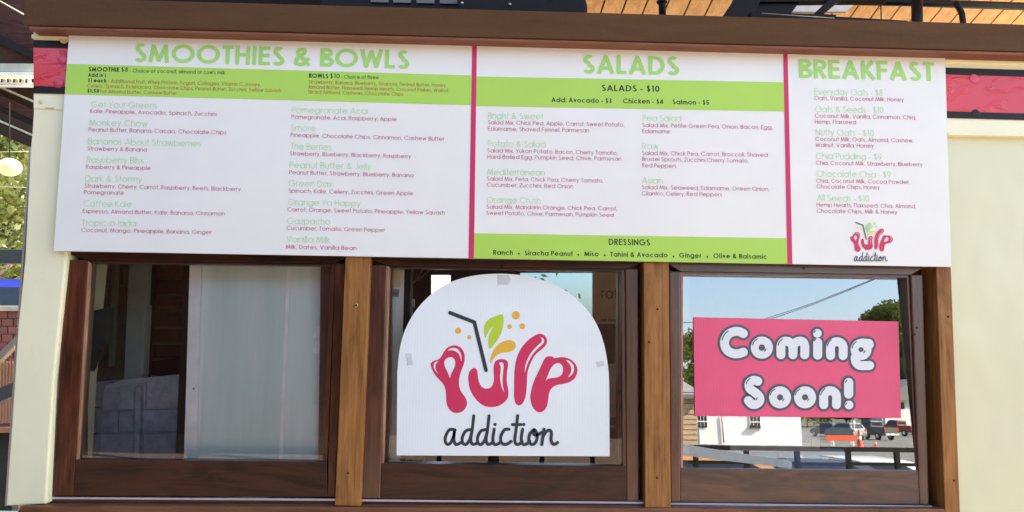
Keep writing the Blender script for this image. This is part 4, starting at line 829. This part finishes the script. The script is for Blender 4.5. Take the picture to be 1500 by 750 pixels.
# ------------------------------------------------------------ trees: tapered trunk, limbs and thousands of leaf faces
def leafmat(n, a, c):
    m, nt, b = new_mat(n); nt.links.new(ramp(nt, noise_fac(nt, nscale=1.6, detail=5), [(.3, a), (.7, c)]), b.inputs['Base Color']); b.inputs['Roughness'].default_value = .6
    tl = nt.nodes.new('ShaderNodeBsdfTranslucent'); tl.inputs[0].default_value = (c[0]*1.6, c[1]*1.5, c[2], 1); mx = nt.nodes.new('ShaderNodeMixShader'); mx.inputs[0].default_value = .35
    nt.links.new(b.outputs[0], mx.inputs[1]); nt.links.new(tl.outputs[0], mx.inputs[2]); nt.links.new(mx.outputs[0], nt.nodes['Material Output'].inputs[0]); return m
M_BARK = plain('bark', (.09, .065, .045), .9, bmp=.6, bscale=12)
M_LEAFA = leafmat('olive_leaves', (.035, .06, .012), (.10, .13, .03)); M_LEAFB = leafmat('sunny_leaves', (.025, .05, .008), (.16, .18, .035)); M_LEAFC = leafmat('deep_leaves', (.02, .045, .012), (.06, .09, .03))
def tree(loc, h, rad, label, leaves=5000, ls=.12, mat=None, group=None, crown0=.35, seed=1, name='broadleaf_tree'):
    rnd = random.Random(seed); r = empty(name, loc, label, 'tree', group); lx, ly, lz = loc
    tr_h = h*.62; pts = [Vector((lx+rnd.uniform(-.1, .1)*i, ly+rnd.uniform(-.1, .1)*i, lz+tr_h*i/5)) for i in range(6)]
    tube('trunk', pts, [h*.03*(1-.13*i) for i in range(6)], M_BARK, r, 10)
    clumps = []
    for i in range(26):
        a = rnd.uniform(0, 6.28); e = rnd.uniform(-.4, 1); q = rad*rnd.uniform(.35, .8)
        c = Vector((lx+math.cos(a)*q*math.sqrt(max(.05, 1-e*e*.8)), ly+math.sin(a)*q*math.sqrt(max(.05, 1-e*e*.8)), lz+h*(crown0+(1-crown0)*(.5+e*.42))))
        clumps.append((c, rad*rnd.uniform(.22, .42)))
        if i < 8: tube('limb', [pts[3], (pts[4]+c)/2+Vector((0, 0, -.2)), c], [h*.014, h*.009, h*.004], M_BARK, r, 6)
    V, F = [], []
    for i in range(leaves):
        c, q = rnd.choice(clumps); d = Vector((rnd.gauss(0, 1), rnd.gauss(0, 1), rnd.gauss(0, .8))).normalized()*q*rnd.uniform(.3, 1.05)**.5
        p = c+d; u = Vector((rnd.gauss(0, 1), rnd.gauss(0, 1), rnd.gauss(0, 1))).normalized(); v = u.orthogonal().normalized(); s = ls*rnd.uniform(.6, 1.4); b0 = len(V)
        V += [p-u*s, p+v*s*.45, p+u*s, p-v*s*.45]; F.append((b0, b0+1, b0+2, b0+3))
    o = mesh('crown', V, F, mat or M_LEAFA, r); return r
# ------------------------------------------------------------ ground, deck, street and what the right-hand window mirrors
GZ = -1.0
def sheet_ground(name, x0, y0, x1, y1, z, m, grid=1):
    o = mesh(name, [(x0, y0, z), (x1, y0, z), (x1, y1, z), (x0, y1, z)], [(0, 1, 2, 3)], m); tag(o, kind='structure'); return o
M_ASPHALT = plain('asphalt', (.13, .125, .115), .9, var=.2, nscale=.6, bmp=.3); M_EARTH = plain('dry_grass_earth', (.085, .085, .04), .95, var=.35, nscale=.6); M_CONC = plain('concrete', (.38, .36, .33), .85, nscale=1)
sheet_ground('ground', -600, -600, 600, 600, GZ, M_EARTH)
sheet_ground('parking_lot', -60, -140, 80, -7.5, GZ+.006, M_ASPHALT)
sheet_ground('pavement', -60, -7.5, 80, -6.4, GZ+.012, M_CONC)
M_DECK = wood('deck_board_wood', (.16, .11, .08), (.30, .22, .16), 'x', .6)
deck = box('deck', (1, -2.9, -.54), (26, 6.4, .9), M_DECK); tag(deck, kind='structure')
for i in range(44):
    y = -6.1+i*.145
    if y > 0.2: break
    box('deck_board', (1, y+.07, -.07), (26, .137, .04), M_DECK, deck)
back_terrace = box('terrace', (0, 6.4, -.5), (26, 12.6, .98), plain('pale_paving', (.46, .40, .31), .9, var=.25, nscale=1.5)); tag(back_terrace, kind='structure')

# mirror helper: where the world must stand to be seen at a photo pixel in the tilted right-hand pane
gn = (G3[1]-G3[0]).cross(G3[3]-G3[0]).normalized(); g0 = G3[0]
if gn.y > 0: gn = -gn
def refl(px, py):
    d = ray(px, py); t_ = (g0-CAM).dot(gn)/d.dot(gn); h = CAM+d*t_; return h, (d-2*d.dot(gn)*gn).normalized()
def mz(px, py, z=GZ): h, d = refl(px, py); return h+d*((z-h.z)/d.z)
def my(px, py, y): h, d = refl(px, py); return h+d*((y-h.y)/d.y)

# deck railing seen in the glass
rail = empty('deck_railing', (3, -6, 0), 'black deck railing mirrored low in the right hand window', 'railing')
a, c = my(1345, 660, -6), my(1150, 661, -6)
zr = (a.z+c.z)/2
box('top_rail', (3.5, -6, zr), (11, .07, .05), M_BLACKMETAL, rail, .006); box('middle_rail', (3.5, -6, zr-.16), (11, .04, .035), M_BLACKMETAL, rail); box('bottom_rail', (3.5, -6, .12), (11, .05, .04), M_BLACKMETAL, rail)
for i in range(20): box('railing_post', (-1.6+i*.56, -6, zr/2), (.05, .05, zr), M_BLACKMETAL, rail)
# broad blue-grey ramp handrail nearer the glass, sloping
p1, p2, p3, p4 = my(990, 652, -4.2), my(1160, 679, -5.6), my(1160, 690, -5.6), my(990, 669, -4.2)
M_RAILBLUE = plain('blue_grey_paint', (.09, .11, .14), .35)
rm = mesh('ramp_handrail', [p1, p2, p3, p4]+[v+Vector((.02, -.12, 0)) for v in (p1, p2, p3, p4)], [(0, 1, 2, 3), (7, 6, 5, 4), (0, 4, 5, 1), (1, 5, 6, 2), (2, 6, 7, 3), (3, 7, 4, 0)], M_RAILBLUE)
tag(rm, 'broad blue grey ramp handrail mirrored in the lower left of the right hand window', 'handrail')

# unseen brick blocker with porch, added to keep sky off the left windows
bb_ = empty('sky_blocker_shop', (-4.5, -9.5, GZ), 'dark brick block with a deep porch added across the deck to keep sky out of the left windows', 'building')
fx = my(985, 560, -9.3).x
w0 = box('wall', ((fx-15)/2, -13.5, 1.6), (fx+15, 4, 5.2), M_BRICKDARK, bb_)
box('porch_roof', ((fx-15)/2+.0, -9.9, 4.3), (fx+15, 4.6, .18), M_PORCHDARK, bb_); box('porch_beam', ((fx-15)/2, -7.7, 4.1), (fx+15, .16, .25), M_PORCHDARK, bb_)
for i in range(8):
    xx = -12.5+i*1.95
    if xx > fx: break
    wd = box('window', (xx, -11.47, 1.2), (1.1, .06, 1.5), M_DARK, w0); box('pane', (xx, -11.43, 1.2), (.96, .02, 1.36), M_CARGLASS, wd)
    box('porch_post', (xx+.95, -7.75, 1.5), (.12, .12, 5), M_PORCHDARK, bb_)
sheet2 = box('porch_floor', ((fx-15)/2, -9.6, -.6), (fx+15, 3.8, .7), M_DECK, bb_)

nb = empty('sky_block_screen', (-4.9, -3.6, 0), 'tall dark board screen added left of the deck to block sky light', 'wall')  # unseen board screen, added to cut sky light from the left
for i in range(34): box('board', (-4.9, -6.0+i*.175, 2.2), (.03, .168, 4.4), M_PORCHDARK, nb)
# white building with gabled end, lit wall, small paned window
M_WALLW = plain('white_painted_wall', (.80, .78, .74), .8, var=.04, nscale=.8, bmp=.2); M_ROOFG = plain('grey_roof', (.22, .21, .20), .8)
Yw = -60.0
wa, wb_ = my(1024, 600, Yw), my(1172, 600, Yw); zg = GZ
wbld = empty('white_building', ((wa.x+wb_.x)/2, Yw, zg), 'low white painted building mirrored under the pink sign', 'building')
box('wall', ((wa.x+wb_.x)/2, Yw-4, zg+2.3), (wb_.x-wa.x, 8, 4.6), M_WALLW, wbld)
box('roof', ((wa.x+wb_.x)/2, Yw-3.9, zg+4.75), (wb_.x-wa.x+.8, 8.9, .2), M_ROOFG, wbld)
for q in (1106, 1030):
    c = my(q, 621, Yw+.03); wf = box('window', (c.x, Yw+.03, c.z), (.88, .08, 1.2) if q == 1106 else (.9, .08, .7), M_WALLW, wbld)
    for i in range(3):
        for j in range(2): box('pane', (c.x+(i-1)*.27, Yw+.075, c.z+(j-.5)*.54), (.2, .02, .44), M_CARGLASS, wf)
c = my(1106, 628.5, Yw+.1); box('window_box', (c.x, Yw+.14, c.z), (.8, .2, .22), M_DARK, wbld)
tube('downpipe', [my(1059, 612, Yw+.1), my(1062, 652, Yw+.1)], .05, M_ROOFG, wbld, 6)
# timber sided shed left of it with a picket fence and a planter wall
Ys = -30.0
sa, sb = my(1001, 600, Ys), my(1022, 600, Ys)
shed = empty('timber_shed', ((sa.x+sb.x)/2, Ys, zg), 'tan timber sided shed mirrored at the left edge of the right hand window', 'shed')
M_SIDING = wood('tan_siding', (.30, .20, .10), (.50, .36, .20), 'x', .7)
box('wall', ((sa.x+sb.x)/2-.6, Ys-1.6, zg+1.6), (sb.x-sa.x+1.1, 3, 3.2), M_PLANKGAP, shed)
for i in range(15): box('siding_board', ((sa.x+sb.x)/2-.6, Ys-.06, zg+.12+i*.21), (sb.x-sa.x+1.2, .05, .19), M_SIDING, shed, rot=Matrix.Rotation(R(6), 3, 'X'))
box('roof', ((sa.x+sb.x)/2-.6, Ys-1.6, zg+3.35), (sb.x-sa.x+1.8, 3.8, .16), M_ROOFG, shed, rot=Matrix.Rotation(R(-10), 3, 'X'))
wl = empty('planter_wall', ((sa.x+sb.x)/2, Ys+4, zg), 'low pale planter wall in front of the timber shed', 'wall')
box('wall', ((sa.x+sb.x)/2-.3, Ys+4, zg+.55), (2.6, .3, 1.1), M_WALLW, wl); box('cap', ((sa.x+sb.x)/2-.3, Ys+4, zg+1.14), (2.7, .4, .08), M_CONC, wl)
# trees mirrored in the window: left edge and right side, sized to the reflected skyline
def mtree(px, ytop, Y, rad, label, mat, seed, n=5000, ls=.13, crown0=.3):
    top = my(px, ytop, Y); tree((top.x, Y, GZ), top.z-GZ, rad, label, n, ls, mat, 'trees mirrored in the right hand window', crown0, seed)
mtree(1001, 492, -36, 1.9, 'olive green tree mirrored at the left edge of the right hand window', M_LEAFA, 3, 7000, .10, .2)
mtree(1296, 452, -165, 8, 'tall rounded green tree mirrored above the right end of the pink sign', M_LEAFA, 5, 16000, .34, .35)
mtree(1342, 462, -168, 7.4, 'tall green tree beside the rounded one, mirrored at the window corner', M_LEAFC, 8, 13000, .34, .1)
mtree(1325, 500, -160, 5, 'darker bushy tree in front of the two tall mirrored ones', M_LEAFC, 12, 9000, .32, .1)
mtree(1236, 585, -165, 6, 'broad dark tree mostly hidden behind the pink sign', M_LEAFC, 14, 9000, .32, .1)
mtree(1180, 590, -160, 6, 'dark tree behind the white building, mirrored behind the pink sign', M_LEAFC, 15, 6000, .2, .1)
# far gabled house and white tent wall to the right
hb = my(1338, 600, -150); hz = GZ
hs = empty('gabled_house', (hb.x, -150, hz), 'grey gabled house mirrored at the right edge above the red truck', 'house')
box('wall', (hb.x+1.5, -153, hz+2.6), (14, 6, 5.2), M_WALLW, hs)
bm = bmesh.new(); vs = [bm.verts.new(v) for v in ((hb.x-6.4, -149.4, hz+5.2), (hb.x+9.4, -149.4, hz+5.2), (hb.x+1.5, -149.4, hz+9.4), (hb.x-6.4, -156.4, hz+5.2), (hb.x+9.4, -156.4, hz+5.2), (hb.x+1.5, -156.4, hz+9.4))]
for f_ in ((0, 1, 2), (5, 4, 3), (0, 2, 5, 3), (2, 1, 4, 5), (1, 0, 3, 4)): bm.faces.new([vs[i] for i in f_])
bmobj('roof', bm, M_ROOFG, hs)
for i in range(3): wi = box('window', (hb.x-2+i*2.4, -149.96, hz+4.3), (1.3, .06, 1.1), M_DARK, hs); box('pane', (hb.x-2+i*2.4, -149.92, hz+4.3), (1.1, .02, .9), M_CARGLASS, wi)
# vehicles
def on_ground(px, py): v = mz(px, py); return Vector((v.x, v.y, GZ+.01))
g = 'vehicles mirrored in the right hand window'
v = on_ground(1279, 647); v2 = on_ground(1318, 641.5); v3 = on_ground(1238, 647.5)
pickup('dark charcoal pickup truck seen from behind, mirrored in the middle of the car park', (.035, .04, .045), v, R(-106), g)
pickup('dark red pickup truck right of the charcoal one', (.22, .02, .015), v2, R(-112), g)
hatch('silver green hatchback left of the charcoal pickup', (.22, .25, .23), v3, R(-104), 'car', g, True)
v4 = on_ground(1213, 643); hatch('dark grey car half hidden left of the silver hatchback', (.05, .05, .06), v4, R(-104), 'car', g)
v5 = on_ground(1350, 640); hatch('pale tan car behind the red pickup at the window edge', (.55, .47, .36), v5, R(-60), 'car', g)
for i, (px, c_) in enumerate(((1292, (.75, .76, .78)), (1215, (.06, .07, .09)), (1075, (.5, .25, .08)))):
    q = my(px, 672, -13.5); hatch(('white car parked right beyond the deck railing', 'dark blue grey car parked beside the white one beyond the railing', 'orange brown car parked beyond the left part of the railing')[i], c_, (q.x, -13.5, GZ+.01), R(4), 'car', 'cars parked beyond the railing')
# red canopy strip, orange cones and a barrier
M_ORANGE = plain('safety_orange', (.75, .10, .03), .5); M_RED = plain('red_canvas', (.6, .03, .03), .6)
q0, q1 = my(1250, 613, -112), my(1296, 616, -112)
aw = empty('red_canopy', ((q0.x+q1.x)/2, -112, GZ), 'red canvas canopy behind the charcoal pickup', 'canopy')
L_ = q1.x-q0.x
side = box('canvas', ((q0.x+q1.x)/2, -113, q0.z-.05), (L_, 2, .5), M_RED, aw, .04)
for s in (-1, 1): tube('leg', [((q0.x+q1.x)/2+s*L_*.47, -112.1, GZ), ((q0.x+q1.x)/2+s*L_*.47, -112.1, q0.z)], .04, M_STEEL, aw, 6)
def cone(px, py, h, label, grp='orange traffic cones in the car park'):
    c = on_ground(px, py); r = empty('traffic_cone', c, label, 'traffic cone', grp)
    bm = bmesh.new(); bmesh.ops.create_cone(bm, cap_ends=True, segments=16, radius1=h*.2, radius2=h*.05, depth=h); bmesh.ops.translate(bm, vec=c+Vector((0, 0, h/2+.04)), verts=bm.verts); bmobj('cone', bm, M_ORANGE, r)
    bm = bmesh.new(); add_box(bm, c+Vector((0, 0, .03)), (h*.55, h*.55, .06)); bmobj('base', bm, M_ORANGE, r)
    bm = bmesh.new(); bmesh.ops.create_cone(bm, cap_ends=False, segments=16, radius1=h*.145, radius2=h*.115, depth=h*.18); bmesh.ops.translate(bm, vec=c+Vector((0, 0, h*.55+.04)), verts=bm.verts); bmobj('reflective_band', bm, M_WHITE, r)
cone(1259, 659, 1.25, 'largest orange cone standing beside the barrier'); cone(1283.5, 659, .55, 'small orange cone to the right of the large one')
ba, bc = on_ground(1212, 657), on_ground(1254, 657)
br = empty('orange_barrier', (ba+bc)/2, 'orange and white plastic barrier left of the large cone', 'barrier')
box('panel', (ba+bc)/2+Vector((0, 0, .62)), ((bc-ba).length, .12, .42), M_ORANGE, br, .02)
for s in (.15, .85): box('foot', ba.lerp(bc, s)+Vector((0, 0, .2)), (.12, .5, .4), M_WHITE, br, .02)
# white utility post with two round lamps in front of the hatchback
c = on_ground(1252, 652); up_ = empty('white_post', c, 'thin white post with two round reflectors between silver car and charcoal pickup', 'post')
tube('post', [c, c+Vector((0, 0, 1.9))], .035, M_WALLW, up_, 8)
for z in (1.1, 1.75): ball('reflector', c+Vector((0, .06, z)), (.12, .04, .12), M_WHITE, up_, 12)
# overhead cables seen across the reflected sky
for i, (dy) in enumerate((0, 3.2)):
    a_, c_ = my(1100, 476+dy, -30), my(1300, 401.5+dy*.4, -22)
    ext = (c_-a_); pts = [a_-ext*1.5+Vector((0, 0, .3)), a_, (a_+c_)/2+Vector((0, 0, -.06)), c_, c_+ext*1.5]
    o = tube('overhead_cable', pts, .012, M_DARK, None, 6); tag(o, ('upper' if i == 0 else 'lower')+' overhead cable slanting across the mirrored sky', 'cable', 'overhead cables')
for i, (ya, yb2) in enumerate(((474, 476), (530, 533))):
    o = tube('power_line', [my(940, ya, -26), my(1100, yb2, -26), my(1400, yb2-2, -26)], .012, M_DARK, None, 6); tag(o, ('thin power line level with the top of the pink sign', 'thin power line crossing behind the mirrored trees')[i], 'cable', 'power lines')
# trees behind the porch at the left edge, lit by the sun
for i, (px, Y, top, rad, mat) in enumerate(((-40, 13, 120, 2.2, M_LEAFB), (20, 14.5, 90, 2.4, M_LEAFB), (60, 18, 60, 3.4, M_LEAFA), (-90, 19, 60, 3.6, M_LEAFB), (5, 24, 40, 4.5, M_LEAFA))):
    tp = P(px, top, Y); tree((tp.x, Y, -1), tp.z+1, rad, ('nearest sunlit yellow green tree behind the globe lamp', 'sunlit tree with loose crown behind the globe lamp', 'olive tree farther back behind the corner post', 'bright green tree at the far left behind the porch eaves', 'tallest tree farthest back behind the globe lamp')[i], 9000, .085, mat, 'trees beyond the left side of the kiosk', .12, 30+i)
hd = box('hedge_mass', (0, 0, 0), (.01, .01, .01), M_LEAFA); bpy.data.objects.remove(hd)
# strip of shrubs closing the view under the trees
rnd = random.Random(4); V, F = [], []
for i in range(14000):
    x = rnd.uniform(-14, 3); y = 20+rnd.uniform(-1, 1); z = -1+abs(rnd.gauss(0, 1))*1.3*(1+.4*math.sin(x*1.3)); p = Vector((x, y, z)); u = Vector((rnd.gauss(0, 1), rnd.gauss(0, 1), rnd.gauss(0, 1))).normalized(); v = u.orthogonal().normalized(); s = .13; b0 = len(V)
    V += [p-u*s, p+v*s*.5, p+u*s, p-v*s*.5]; F.append((b0, b0+1, b0+2, b0+3))
sh = mesh('shrubbery', V, F, M_LEAFB); tag(sh, 'mass of low green shrubs behind the kiosk', 'shrubs', kind='stuff')
